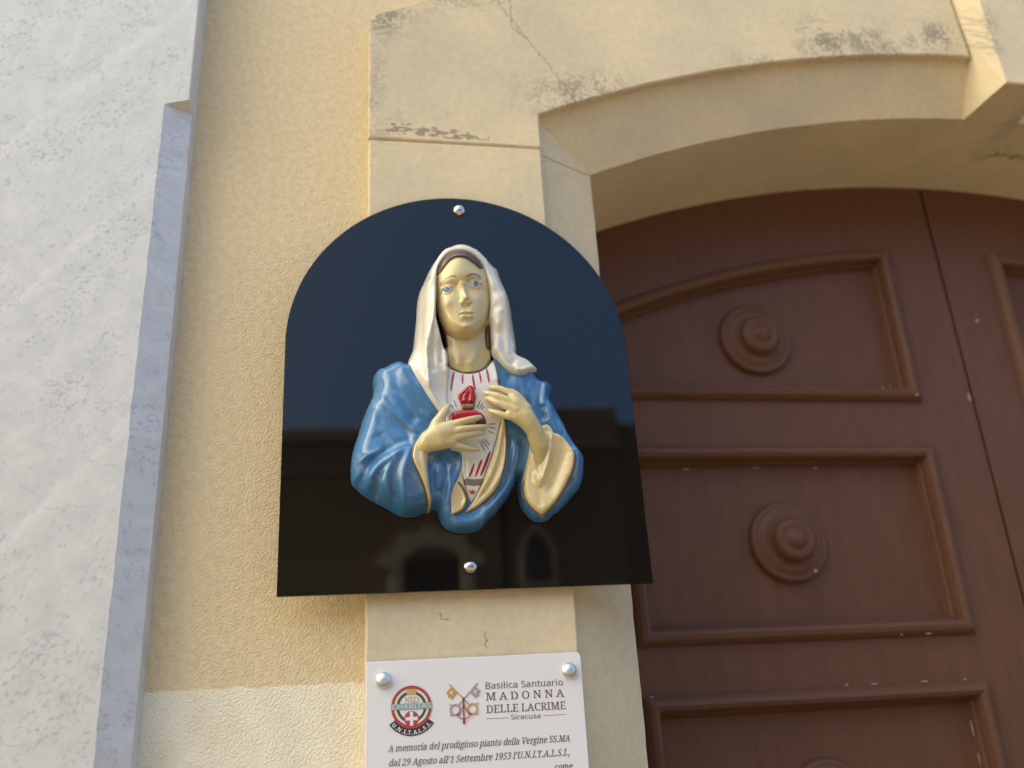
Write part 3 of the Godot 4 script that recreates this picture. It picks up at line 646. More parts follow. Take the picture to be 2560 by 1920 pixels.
		"out": [-48.6,513.1,50,9,-47.7,521.2,50,9,-46.4,527.2,50,9,-44,533.2,50,9,-40.4,540.2,50,9,-35.8,547.2,50,9,-30.2,553,50,9,-23.2,557.4,50,9,-15.1,560.7,50,9,-7.2,562.3,50,9,0.4,562,50,9,7.8,560,50,9,14.7,556.7,50,9,20.9,552.1,50,9,26.6,546.2,50,9,31.3,539.8,50,9,34.8,533,50,9,37.4,525.6,50,9,39.4,518.1,50,9,41,510.5,50,9,42.1,502.6,50,9,42.7,494.6,50,9,42.9,486.3,50,9,42.6,477.7,50,9,42,469.5,50,9,41.1,461.6,49.3,9.7,39.9,454,48.7,10.3,38.5,447.1,48,11,37.1,441.3,48,11,35.6,436.2,48,11,33.8,431.2,48,11,31.5,425.9,46,11.7,28.9,420.7,44,12.3,26.2,416.1,42,13,23.4,412.3,42,13,20.4,409,42,13,17.2,406.1,42,13,13.6,403.5,42,13,9.7,401.4,42,13,5.9,399.7,42,13,2.2,398.5,42,13,-1.5,397.7,42,13,-5.2,397.4,42,13,-8.8,397.4,42,13,-12.4,397.9,42,13,-16,398.9,42,13,-19.6,400.5,42,13,-23.1,402.5,42,13,-26.5,405,42,13,-29.7,407.8,42,13,-32.8,410.9,42,13,-35.6,414.7,42,13,-38,419.3,44,12.3,-40,424.6,46,11.7,-41.9,430.2,48,11,-43.7,435.7,48,11,-45.2,441.6,48,11,-46.5,448.3,48,11,-47.5,456,48,11,-48.1,464.6,48,11,-48.6,474.6,48,11,-48.9,487.2,48.7,10.3,-49,501.2,49.3,9.7],
		"ctrl": [-10.5,528.3,81,-31.1,515.9,76,10.8,523.4,75,-43.1,508.3,66,34.5,509,63,-27.4,493.7,81,-7.9,491.6,83,14.4,501.6,79,-32.2,476.2,77,16.8,488.6,75,-19.7,477.9,78,3.6,484.5,77,-43.8,481,67,36.6,479,62,-34.9,449.7,81,20.1,461.5,78,-21,449.1,83,7.6,452.7,81,34.1,449.1,65,-44.7,445.4,68,-1.9,438.8,84,-21.7,422,82,16.5,430.1,78,-2.9,412.5,85,-4.1,402.3,85,-35,418.6,74,27.2,426.5,68,-26.3,405.5,77,-14.4,398.1,79,-3.7,396.2,80,9.3,400.4,77,19.9,412.8,71,-8.6,551,70,-36.1,533.9,66,27.2,533.7,64],
		"strokes": [[5.4,5.4,2,10,-7.5,492.8,-7.1,488.6,-6.5,482.7,-5.8,477,-5.1,472,-4.5,467.3,-3.8,463,-3.1,459.1,-2.5,455.7,-2.1,453.3],
			[-4,-4,3,3,-2.7,455.1,-2.2,454,-1.7,453],
			[-2.8,-2.8,3.2,3.2,-9.3,452,-8.6,451.7,-7.9,451.4],
			[-2.8,-2.8,3.2,3.2,4.6,453.8,3.9,453.1,3.2,452.4],
			[-3.2,-3.2,-2.6,-2.6,-6.2,444.8,-4.2,444.2,-1.5,443.9,1.2,444.9,3.3,446.1],
			[4.5,4.5,-3,-5,-43.1,485,-40.3,485.5,-36.2,486.3,-32.1,486.7,-28.3,486.7,-24.6,486.4,-21,485.8,-17.4,484.8,-14,483.5,-11.6,482.6],
			[4.5,4.5,-5,-3,-1.1,490,1.2,491.7,4.5,494.2,7.9,496.2,11.1,497.5,14.4,498.3,17.6,498.7,21.1,498.4,24.6,497.7,27.1,497.2],
			[-4.2,-4.2,3.6,3.6,-35.3,478.1,-32.1,478.6,-28.9,479],
			[-4.2,-4.2,3.6,3.6,13,490.4,16.4,490.7,19.7,491],
			[1.6,1.6,1.3,1.3,-43.4,475.7,-41.8,477.6,-39.4,480.2,-36.9,482.3,-34.4,483.6,-31.7,484.4,-29,484.6,-26.1,483.7,-23.2,482.2,-21.2,481],
			[1.6,1.6,1.3,1.3,4.7,490,6.4,491.5,8.7,493.6,11.3,495.2,13.9,496.1,16.6,496.7,19.4,496.6,22.5,495.5,25.8,493.8,28,492.6],
			[2.5,2.5,-1.6,-1.6,-41.1,468.9,-38.9,468.3,-35.8,467.6,-32.5,467.5,-29,468.6,-25.4,470.3,-22.9,471.6],
			[2.5,2.5,-1.6,-1.6,6.9,480.3,9.1,479.9,12.3,479.4,15.6,479.5,19.1,480.7,22.8,482.4,25.4,483.6],
			[2.2,2.2,2,2,-13.9,429.8,-12.3,430.8,-10,432.1,-7.9,433.1,-6.3,433.6,-5,433.7,-3.7,433.7,-2.6,433.4,-1.7,433,-0.6,432.9,0.5,433.3,1.8,434.1,3.4,434.6,6,434.7,9,434.7,11.2,434.6],
			[1.3,1.3,-2.4,-2.4,-16.3,427.4,-14,428.4,-10.8,429.8,-7.7,430.7,-5.5,430.5,-3.4,429.9,-0.7,429.8,3.7,430.8,8.8,432.2,12.4,433.3],
			[2.8,2.8,2.8,2.8,-11.7,426.8,-9.1,425.9,-5.4,424.7,-1.6,424.3,2.2,425.4,6,427.3,8.7,428.7],
			[-5.5,-5.5,-2.2,-2.2,-6.6,417,-2.6,417.4,1.3,417.9],
			[-8,-8,2,2,-5.6,404,-3.6,404.2,-1.7,404.4],
			[1.6,1.6,-1,-1,-2.6,443.1,-2.4,440.9,-2.2,437.9,-2,435.7],
			[-7,-7,1.5,1.5,-37.1,449.3,-35.9,448.9,-34.8,448.5]]},
	"fringe": {"under": "face", "lam": 0.012,
		"out": [-47.6,513.4,-3,2.5,-47.2,516.7,-3,2.5,-45.7,521.1,-3,2.5,-43.5,526.1,-3,2.5,-40.2,532,-3,2.5,-36,538.4,-3,2.5,-32,543.8,-3,2.5,-28.5,547.6,-3,2.5,-25,550.4,-3,2.5,-21.3,552.5,-3,2.5,-17.1,554,-3,2.5,-12.7,554.9,-3,2.5,-8.3,555.4,-3,2.5,-3.9,555.6,-3,2.5,0.5,555.3,-3,2.5,4.7,554.5,-3,2.5,8.6,553.2,-3,2.5,12.2,551.3,-3,2.5,15.9,548.9,-3,2.5,19.9,545.7,-3,2.5,24,541.8,-3,2.5,27.2,537.8,-3,2.5,29.4,533.4,-3,2.5,30.7,528.8,-3,2.5,30.9,525.3,-3,2.5,29.2,523.3,-3,2.5,26.2,522.4,-3,2.5,23.8,522.1,-3,2.5,22.9,522.3,-3,2.5,22.5,523.1,-3,2.5,21.5,524.3,-3,2.5,19.4,525.8,-3,2.5,16.7,527.6,-3,2.5,13.7,529.5,-3,2.5,10.3,531.6,-3,2.5,6.5,533.8,-3,2.5,2.6,535.6,-3,2.5,-1.7,536.7,-3,2.5,-6.1,537.3,-3,2.5,-10.2,537.6,-3,2.5,-13.7,537.5,-3,2.5,-16.8,537.1,-3,2.5,-19.8,536.1,-3,2.5,-22.7,534.5,-3,2.5,-25.4,532.4,-3,2.5,-28,530,-3,2.5,-30.5,527.3,-3,2.5,-32.9,524.3,-3,2.5,-35.3,521.1,-3,2.5,-37.9,517.4,-3,2.5,-40.4,513.6,-3,2.5,-42.7,511.1,-3,2.5,-44.9,510.6,-3,2.5,-46.7,511.4,-3,2.5],
		"ctrl": [-41.1,528.2,4,-8.2,550.5,4,23.8,536.2,4,-24.6,545.3,4],
		"strokes": [[0.9,0.9,0.8,0.8,-39.5,526.5,-36.7,530.9,-32.7,537.2,-28.7,542.4,-25.3,545.7,-22,548,-18,549.6,-12.4,550.5,-6.1,550.7,-1.7,550.8],
			[0.9,0.9,0.8,0.8,-36.3,527.5,-33.7,530.6,-30,534.9,-26.3,538.8,-23.2,541.9,-20,544.5,-16.4,546.5,-11.3,547.5,-5.8,547.8,-1.8,548],
			[0.9,0.9,0.8,0.8,-1.7,551.3,2.1,549.8,7.5,547.6,12.7,544.9,17.5,541,22.1,536.6,25.3,533.5],
			[0.9,0.9,0.8,0.8,1.4,547.2,4.8,545.8,9.7,543.7,14.2,541.3,17.9,538.3,21.3,534.9,23.6,532.5]]},
	"lock_a": {"under": "neck", "lam": 0.012,
		"out": [-46.1,440.3,-4,3,-44.2,439.6,-4,3,-41.3,436.7,-4,3,-38.7,432.6,-4,3,-36.6,427.2,-4,3,-34.6,420.6,-4,3,-33.1,414.5,-4,3,-32.1,409.5,-4,3,-31.4,405.1,-4,3,-30.9,400.7,-4,3,-30.3,395.9,-4,3,-29.7,391.2,-4,3,-29.7,387.9,-4,3,-30.4,386.4,-4,3,-31.6,386.2,-4,3,-33.1,387,-4,3,-35,388.9,-4,3,-37.2,391.7,-4,3,-39.2,395.4,-4,3,-40.9,399.9,-4,3,-42.4,405.3,-4,3,-43.6,410.8,-4,3,-44.3,416.6,-4,3,-44.7,422.6,-4,3,-45.1,428.1,-4,3,-45.8,433.3,-4,3,-46.4,437.9,-4,3],
		"ctrl": [-43.2,428.2,6,-35.8,407.5,6,-31.5,388.7,5,-45.3,438.6,6],
		"strokes": [[1,1,1,1,-45.4,435.1,-43.7,429.8,-41.2,422.2,-38.8,414.4,-36.4,406.3,-33.9,397.9,-32.2,392.1],
			[1,1,1,1,-46.4,428.1,-45.1,423.7,-43.2,417.3,-41.2,410.8,-38.9,404,-36.4,397,-34.6,392.1]]},
	"lock_b": {"under": "neck", "lam": 0.012,
		"out": [33.4,427.4,-4,3,36,428.9,-4,3,39.3,428.7,-4,3,41.7,426.8,-4,3,42.7,422.5,-4,3,42.8,416.4,-4,3,42.6,410.1,-4,3,42.2,403.4,-4,3,41.4,396.5,-4,3,40.5,391,-4,3,39.3,387.7,-4,3,38,385.8,-4,3,36.7,384.7,-4,3,35.5,384,-4,3,34.5,384.1,-4,3,33.5,385.3,-4,3,32.6,387.9,-4,3,31.9,391.6,-4,3,31.4,396,-4,3,31.1,401.4,-4,3,31,407.6,-4,3,31.2,413.4,-4,3,31.5,418.9,-4,3,32.1,423.9,-4,3],
		"ctrl": [37.5,422.3,5,36.8,406.5,5,36.1,389.2,4,33.1,413.4,4.5],
		"strokes": [[1,1,1,1,35.6,423.1,35.6,418.6,35.7,412.1,35.7,405.6,35.6,398.9,35.4,392.1,35.2,387.4],
			[1,1,1,1,38.9,423.1,39.1,418.6,39.3,412.2,39.2,405.7,38.7,399,37.9,392.2,37.3,387.5]]},
	"tunic": {"under": "mantle", "lam": 0.012,
		"out": [-30.8,353.5,-4,4,-27.8,354.3,-4,4,-24.1,350.5,-4,4,-20.3,347,-4,4,-16.9,345.2,-4,4,-13.5,343.6,-4,4,-9.7,342.3,-4,4,-5.4,341.4,-4,4,-0.8,340.9,-4,4,3.9,340.8,-4,4,8.5,341.2,-4,4,13.2,342,-4,4,17.7,343.3,-4,4,22.2,345.3,-4,4,26.5,347.9,-4,4,30.4,350.7,-4,4,33.6,354,-4,4,36.3,357.6,-4,4,38.7,360.3,-4,4,40.7,361.9,-4,4,42.3,362.7,-4,4,43.7,362.1,-4,4,44.8,359.7,-4,4,45.8,356,-4,4,46.6,351.5,-4,4,47.4,346.2,-4,4,48.2,340.3,-4,4,48.8,334.7,-4,4,49,330.4,-4,4,49.2,326.4,-4,4,50.1,321.1,-4,4,52.8,313.4,-4,4,56.4,304.4,-4,4,58.7,295.3,-4,4,58.8,286,-4,4,57.8,276.5,-4,4,56.4,268.7,-4,4,55,263.9,-4,4,53.3,260.8,-4,4,51.3,256.5,-4,4,49.1,250,-4,4,46.7,242.4,-4,4,44.1,234.4,-4,4,41.4,226,-4,4,38.5,217.2,-4,4,35.6,208.7,-4,4,32.7,200.6,-4,4,29.9,192.9,-4,4,27,185.3,-4,4,24.1,177.8,-4,4,21.3,170.6,-4,4,18.6,164.1,-4,4,16.4,158.6,-4,4,14.4,153.8,-4,4,12,148.9,-4,4,8.7,143.3,-4,4,5,137.6,-4,4,2.1,133.5,-4,4,0.7,131.8,-4,4,0.1,131.6,-4,4,-0.7,132.4,-4,4,-2.2,133.9,-4,4,-3.9,136.3,-4,4,-5.4,139.6,-4,4,-6.6,144.1,-4,4,-7.6,149.6,-4,4,-8.6,154.8,-4,4,-9.7,159.5,-4,4,-10.8,163.9,-4,4,-11.9,168.2,-4,4,-13.2,172.2,-4,4,-14.5,176.1,-4,4,-15.3,179.7,-4,4,-15,182.7,-4,4,-14.2,185.4,-4,4,-13.8,189.3,-4,4,-13.7,195.4,-4,4,-13.9,202.7,-4,4,-16.2,208.8,-4,4,-22.3,211,-4,4,-30.3,212.1,-4,4,-36.3,218.6,-4,4,-38.3,234.8,-4,4,-38.2,256.4,-4,4,-37.6,276.3,-4,4,-36.9,292,-4,4,-35.8,306,-4,4,-34.6,319.1,-4,4,-33.6,332.7,-4,4,-32.6,345.4,-4,4],
		"ctrl": [-17.6,340.1,3,3.8,338.3,4,31.3,340.8,3,0.5,298.9,5,-22.7,298.7,3,35.4,299.2,3,-0.9,258.3,5,37,248.4,2.5,7.1,218.6,4,6.1,189.2,4,1.2,160.4,4,0.4,137.6,3,-27.9,248.2,3],
		"strokes": [[4,4,1,1.5,-4.7,204.9,-4.3,199.1,-3.8,191,-3.5,183.5,-3.6,177.4,-3.9,171.9,-4.1,168.1],
			[3,3,-1.5,-1.5,-10.3,206.8,-9.7,201,-8.9,192.9,-8.2,185.4,-7.6,179.3,-7.1,173.8,-6.8,170],
			[4,4,-1,-1,-25.4,337.9,-25.5,330.2,-25.6,319.3,-25.8,308.9,-26.2,299.5,-26.6,290.6,-26.9,284.4]]},
	"lining_right": {"under": "mantle", "lam": 0.012,
		"out": [55.5,270.8,-4,4,56.6,268.2,-4,4,57.4,262.6,-4,4,58.1,256.6,-4,4,58.8,251.2,-4,4,59.3,245.3,-4,4,59.5,238.4,-4,4,59.2,229.5,-4,4,58.5,219.6,-4,4,57.7,210.5,-4,4,56.9,203.2,-4,4,55.9,196.9,-4,4,54.8,190.8,-4,4,53.4,184.7,-4,4,51.9,178.9,-4,4,50.1,173.3,-4,4,48.2,168,-4,4,46,162.9,-4,4,43.3,157.9,-4,4,39.7,152.7,-4,4,35.6,147.5,-4,4,31.3,142.7,-4,4,26.9,138.6,-4,4,22.3,134.9,-4,4,17.7,131.4,-4,4,13.2,128.1,-4,4,8.8,124.9,-4,4,4.3,122.2,-4,4,-1.1,119.4,-4,4,-6.5,117,-4,4,-9.8,116.3,-4,4,-9.7,118.4,-4,4,-7.4,122.2,-4,4,-4.8,126,-4,4,-2.5,129,-4,4,0.2,132,-4,4,3,135.7,-4,4,6.2,140.5,-4,4,9.5,146,-4,4,12.5,151.4,-4,4,14.7,156,-4,4,16.6,160.5,-4,4,18.7,165.8,-4,4,21.4,172.3,-4,4,24.3,179.5,-4,4,27.2,187,-4,4,30.1,194.6,-4,4,33,202.4,-4,4,35.8,210.5,-4,4,38.6,219.1,-4,4,41.3,228,-4,4,43.9,236.4,-4,4,46.2,244.4,-4,4,48.4,252.1,-4,4,50.4,258.6,-4,4,52.3,264.4,-4,4,54,269.1,-4,4],
		"ctrl": [54.7,254.5,4,50.1,220.4,5,41,190.9,5,28.4,161.8,5,10.4,135.3,4,-5,120.4,3],
		"strokes": [[3,3,3,4,52.7,254.5,51.1,245.5,48.9,232.7,46.3,220.4,43.6,210.1,40.6,200.4,37.2,190.9,33.5,181.7,29.4,172.8,24.7,163.8,18.4,153.3,11.6,142.7,6.7,135.3],
			[2.5,2.5,-2,-3,55.2,246.4,54,238,52.3,226.1,50.2,214.5,47.8,204.3,45,194.4,41.7,185,38.1,176.4,34,168.2,29.2,159.9,22.7,150.2,15.4,140.3,10.3,133.4],
			[2.5,2.5,2,3,57.6,238.4,56.8,228.1,55.5,213.7,53.9,200.6,52.2,191.3,50.2,183.3,47,175.2,41.4,165.4,34.6,155.4,29.7,148.4]]},
	"lining_left": {"under": "mantle", "lam": 0.012,
		"out": [-14.9,182,-4,4,-13.5,180.3,-4,4,-12.5,175.5,-4,4,-11.5,170.4,-4,4,-10.2,165.5,-4,4,-8.9,160.1,-4,4,-7.7,155,-4,4,-6.6,150.2,-4,4,-5.6,145.6,-4,4,-5,141.3,-4,4,-5,137.4,-4,4,-5.4,133.8,-4,4,-6.3,130.3,-4,4,-7.7,126.8,-4,4,-9.7,123.5,-4,4,-12.2,120.6,-4,4,-15.7,118.3,-4,4,-19.8,116.5,-4,4,-23.4,115.1,-4,4,-26.3,113.7,-4,4,-28.7,112.7,-4,4,-30.5,113.4,-4,4,-31.6,116.8,-4,4,-32,121.9,-4,4,-32.3,126.9,-4,4,-32.6,131.2,-4,4,-32.7,135.5,-4,4,-32.3,140,-4,4,-31.3,145.1,-4,4,-29.9,150.3,-4,4,-28.2,155.2,-4,4,-26.2,159.1,-4,4,-23.8,162.6,-4,4,-21.5,166.6,-4,4,-19.2,172.4,-4,4,-16.9,178.7,-4,4],
		"ctrl": [-16.2,168.5,3,-22.6,143.7,4,-25.2,119.3,4,-11.6,137.9,5],
		"strokes": [[3,3,2,3,-20.2,162.8,-17.9,159.9,-14.7,155.8,-12.1,151.2,-10.5,146.3,-9.5,141,-9.5,136,-11.2,131,-13.8,126.2,-15.8,122.9]]},
	"cuff_left": {"under": "mantle", "lam": 0.012,
		"out": [-69.9,233.4,-4,3.5,-72.5,233.2,-4,3.5,-75.5,230.9,-4,3.5,-78.3,228.7,-4,3.5,-80.5,227.5,-4,3.5,-82.4,226.5,-4,3.5,-84.2,224.6,-4,3.5,-85.8,221.5,-4,3.5,-87.3,217.7,-4,3.5,-88.6,213.6,-4,3.5,-89.8,209.2,-4,3.5,-90.9,204.6,-4,3.5,-91.5,200.2,-4,3.5,-91.5,196.5,-4,3.5,-91.1,193.1,-4,3.5,-89.8,188.8,-4,3.5,-87.3,183,-4,3.5,-84.1,176.3,-4,3.5,-81,169.8,-4,3.5,-78.5,163.9,-4,3.5,-76.2,158.3,-4,3.5,-74,152.9,-4,3.5,-71.8,147.7,-4,3.5,-69.8,142.6,-4,3.5,-68.2,137.9,-4,3.5,-67.4,133.2,-4,3.5,-66.9,128.8,-4,3.5,-66.2,125.7,-4,3.5,-64.7,124.2,-4,3.5,-62.9,124,-4,3.5,-61.5,125.1,-4,3.5,-60.7,127.8,-4,3.5,-60.4,131.8,-4,3.5,-60.5,135.9,-4,3.5,-61.2,139.5,-4,3.5,-62.3,143.3,-4,3.5,-63.4,147.8,-4,3.5,-64.3,153.5,-4,3.5,-65.3,160,-4,3.5,-66,166.5,-4,3.5,-66.6,172.8,-4,3.5,-67,179.1,-4,3.5,-67.1,185.5,-4,3.5,-66.8,192,-4,3.5,-66.2,198.5,-4,3.5,-65.7,204.6,-4,3.5,-65.4,210.1,-4,3.5,-65.3,215.2,-4,3.5,-65.7,220,-4,3.5,-66.6,225.3,-4,3.5,-68,230.3,-4,3.5],
		"ctrl": [-80.3,217.5,5,-82.4,198.3,5,-75.4,181.1,5,-68.6,151,5,-64.6,123.2,4,-69.2,223.3,4],
		"strokes": [[4,4,2,3,-72.9,223.3,-73.6,217.3,-74.6,208.7,-75.1,200.2,-74.8,192.8,-73.9,185.5,-72.7,177.3,-70.8,166.7,-68.5,155.3,-66.9,147.3]]},
	"cuff_right": {"under": "mantle", "lam": 0.012,
		"out": [97.5,234.6,-5,8,100.2,240.4,-5,8,103.5,244.9,-5,8,107.5,248.8,-5,8,112.6,252.7,-5,8,118.4,255.9,-5,8,123.4,257.5,-5,8,127,256.6,-5,8,129.9,254,-5,8,132.2,251.2,-5,8,133.6,248.3,-5,8,134.6,245.1,-5,8,136.2,242.5,-5,8,139.3,241,-5,8,143,240.1,-5,8,146.7,238.6,-5,8,150,236.1,-5,8,153.2,233,-5,8,156.1,229.9,-5,8,158.5,226.8,-5,8,160.6,223.7,-5,8,162.3,220.5,-5,8,163.7,217.5,-5,8,164.7,214.5,-5,8,165.4,211.1,-5,8,165.9,207.3,-5,8,166.2,203.1,-5,8,166.1,198.6,-5,8,165.7,193.8,-5,8,164.9,188.8,-5,8,163.4,183.2,-5,8,160.9,176.7,-5,8,157.8,169.7,-5,8,154.8,163.3,-5,8,152.2,158.3,-5,8,149.8,154,-5,8,146.9,149.4,-5,8,143.5,143.8,-5,8,139.7,137.9,-5,8,135.7,132.3,-5,8,131.4,127.2,-5,8,126.8,122.3,-5,8,122.6,118.2,-5,8,118.9,114.5,-5,8,115.6,111.5,-5,8,112.3,110.1,-5,8,109.1,111.2,-5,8,106,113.9,-5,8,103,117,-5,8,99.9,120,-5,8,96.9,123.3,-5,8,93.9,126.8,-5,8,90.9,130.5,-5,8,88.1,134.4,-5,8,85.7,138.4,-5,8,84,142.4,-5,8,82.7,146.6,-5,8,82,151.4,-5,8,81.9,157,-5,8,82.3,163.3,-5,8,83.1,169.5,-5,8,84.4,175.5,-5,8,86.1,181.5,-5,8,87.9,187.8,-5,8,89.8,194.6,-5,8,91.9,201.7,-5,8,93.7,209.3,-5,8,94.9,217.9,-5,8,95.8,226.8,-5,8],
		"ctrl": [100.5,227.4,3,116.7,243.1,5,132.1,243.2,8,146.3,227.4,8,160.5,211.7,7,162.2,193,7,150.7,162.4,7,131.9,132.4,7,109.4,108.9,6,91.3,126.9,7,84.8,153.9,7,92.1,188.7,5,103.6,181,4,109.7,158.2,4,109.5,132.6,5,127.8,180.9,4,141,196.2,4.5,123.8,211.8,6],
		"strokes": [[3.5,8,10,8,130.9,244.3,129.9,237.8,128.4,228.5,126.9,219.2,125.6,210.9,124.1,202.7,122.2,194.5,119.4,186.1,116,177.7,113,170.1,110.4,163,108.2,156.5,106.6,152.1],
			[4,5,4,5,98.7,229.9,98.6,224.4,98.5,216.4,98.9,208.1,100.1,200.1,101.7,191.8,103.4,183.5,105.1,174.4,106.7,165.4,107.9,159.1],
			[9,7,-3,-5,143.2,233.1,144.9,226.9,147.1,217.9,147.5,208,145,197.4,140.8,185.9,136,174.1,130.4,160.9,124.2,147.4,119.9,138],
			[5,6,-1,-2,105.7,195.7,106.6,189.5,107.8,180.7,108.6,171.3,108.7,161.8,108.5,151.9,108.3,142.6,108.3,133.9,108.3,125.8,108.3,120.3]]},
	"heart": {"under": "tunic", "lam": 0.012,
		"out": [-31.9,264.1,-2,9,-31.7,266.2,-2,9,-31.1,267.7,-2,9,-30.2,269.1,-2,9,-28.9,270.8,-2,9,-27.3,272.4,-2,9,-25,273.8,-2,9,-22,275,-2,9,-18.3,276,-2,9,-14.4,276.7,-2,9,-10.1,277.1,-2,9,-5.4,277.2,-2,9,-1,277.2,-2,9,3.1,277.1,-2,9,6.9,276.7,-2,9,10.5,276,-2,9,13.9,274.8,-2,9,17.1,273.2,-2,9,19.9,271.4,-2,9,22.2,269.3,-2,9,24,266.9,-2,9,25.4,264.4,-2,9,26.4,261.7,-2,9,27.1,259,-2,9,27.3,256.4,-2,9,27.2,254.2,-2,9,26.6,252.2,-2,9,25.3,250.4,-2,9,23.4,248.7,-2,9,20.7,247.2,-2,9,16.9,245.9,-2,9,11.3,244.9,-2,9,4.5,244.2,-2,9,-2.2,243.9,-2,9,-8.8,244.2,-2,9,-15.4,244.9,-2,9,-21,246.2,-2,9,-25.2,248,-2,9,-28.4,250.4,-2,9,-30.7,253.2,-2,9,-31.8,256.8,-2,9,-32,260.8,-2,9],
		"ctrl": [-20.4,266.2,8,-1.4,266.3,10,17.4,258.3,9,-1.9,250.3,9],
		"strokes": []},
	"flame": {"under": "tunic", "lam": 0.012,
		"out": [-11.9,287.1,-2,4.5,-14.2,288.2,-2,4.5,-14.8,289.8,-2,4.5,-15.2,291.6,-2,4.5,-16.2,293.5,-2,4.5,-17,295.6,-2,4.5,-17.4,297.7,-2,4.5,-17.3,299.7,-2,4.5,-16.8,301.8,-2,4.5,-15.6,303.8,-2,4.5,-13.5,305.9,-2,4.5,-10.8,308,-2,4.5,-8.3,310,-2,4.5,-6.2,312.1,-2,4.5,-4.2,314.2,-2,4.5,-2.3,315.9,-2,4.5,-0.6,317.1,-2,4.5,1,317.8,-2,4.5,2.6,318,-2,4.5,4.3,317.6,-2,4.5,5.9,316.6,-2,4.5,7.3,315.1,-2,4.5,8.4,313,-2,4.5,9.2,310.5,-2,4.5,10,307.8,-2,4.5,10.8,305.2,-2,4.5,11.5,302.4,-2,4.5,11.8,299.6,-2,4.5,11.4,296.3,-2,4.5,10.6,293,-2,4.5,9.7,290.3,-2,4.5,9.5,288.7,-2,4.5,9.4,287.9,-2,4.5,7.3,287.3,-2,4.5,1.6,286.9,-2,4.5,-6.1,286.7,-2,4.5],
		"ctrl": [-7.7,299.4,6,2.2,307.7,7,3.6,293.4,6],
		"strokes": [[1.2,1.2,-2,-1.5,-10.1,290.5,-10.9,292.6,-11.8,295.6,-11.8,298.6,-10.1,301.4,-7.5,304.1,-4.8,306.8,-2.2,309.6,0.4,312.2,2.2,314.1],
			[1.2,1.2,-2,-1.5,-1.6,287.5,-1.9,289.9,-2.3,293.3,-2.3,296.6,-1.4,299.7,-0.1,302.8,0.9,304.9],
			[1.2,1.2,-2,-1.5,5.2,288.6,5.9,290.6,6.9,293.5,7.4,296.7,6.8,300.3,5.7,304.2,4.9,306.9],
			[1.2,1.2,1.5,1,-6.4,288.5,-7,290.8,-7.7,294.1,-7.6,297.6,-5.7,301.3,-2.9,305.2,-0.9,307.9],
			[1.2,1.2,1.5,1,1.7,288.5,1.9,291.1,2.3,294.9,2.6,298.7,3,302.5,3.3,306.3,3.6,309]]},
	"flame_base": {"under": "tunic", "lam": 0.012,
		"out": [-12.9,287.1,-2,3.5,-1.8,287.8,-2,3.5,9.2,287.3,-2,3.5,10.2,285.1,-2,3.5,8.2,282.2,-2,3.5,8.1,279.5,-2,3.5,6,277.5,-2,3.5,-2.2,276.9,-2,3.5,-10.3,277.4,-2,3.5,-12.2,279.4,-2,3.5,-12.1,282.1,-2,3.5,-14,284.9,-2,3.5],
		"ctrl": [-8.2,283.1,5,5.2,283.2,5,-1.7,278.1,5],
		"strokes": [[1,1,-1.2,-1.2,-12,285.5,-9.3,285.3,-5.4,284.9,-1.5,284.8,2.3,285,6.1,285.4,8.8,285.7]]},
	"rose": {"under": "heart", "lam": 0.012,
		"out": [8.8,253.2,-2,3,9.1,254.6,-2,3,10.3,256,-2,3,11.8,257.2,-2,3,13.5,258.4,-2,3,15.6,259.4,-2,3,17.7,259.9,-2,3,20,259.8,-2,3,22.4,259.3,-2,3,24.3,258.3,-2,3,25.5,256.5,-2,3,26.2,254.2,-2,3,26.3,252.3,-2,3,25.8,251,-2,3,24.7,250,-2,3,23,249.3,-2,3,20.4,248.9,-2,3,17.2,248.9,-2,3,14.4,249.3,-2,3,12,250.3,-2,3,9.9,251.7,-2,3],
		"ctrl": [14.5,253.3,3,21.3,254.3,3,18.5,256.3,3.4],
		"strokes": [[1,1,-1.2,-1.2,11.7,253.2,13,254.2,14.8,255.6,16.6,256.3,18.5,255.7,20.3,254.5,21.2,253.3,20.4,252.3,18.6,251.4,17.3,250.7]]},
}
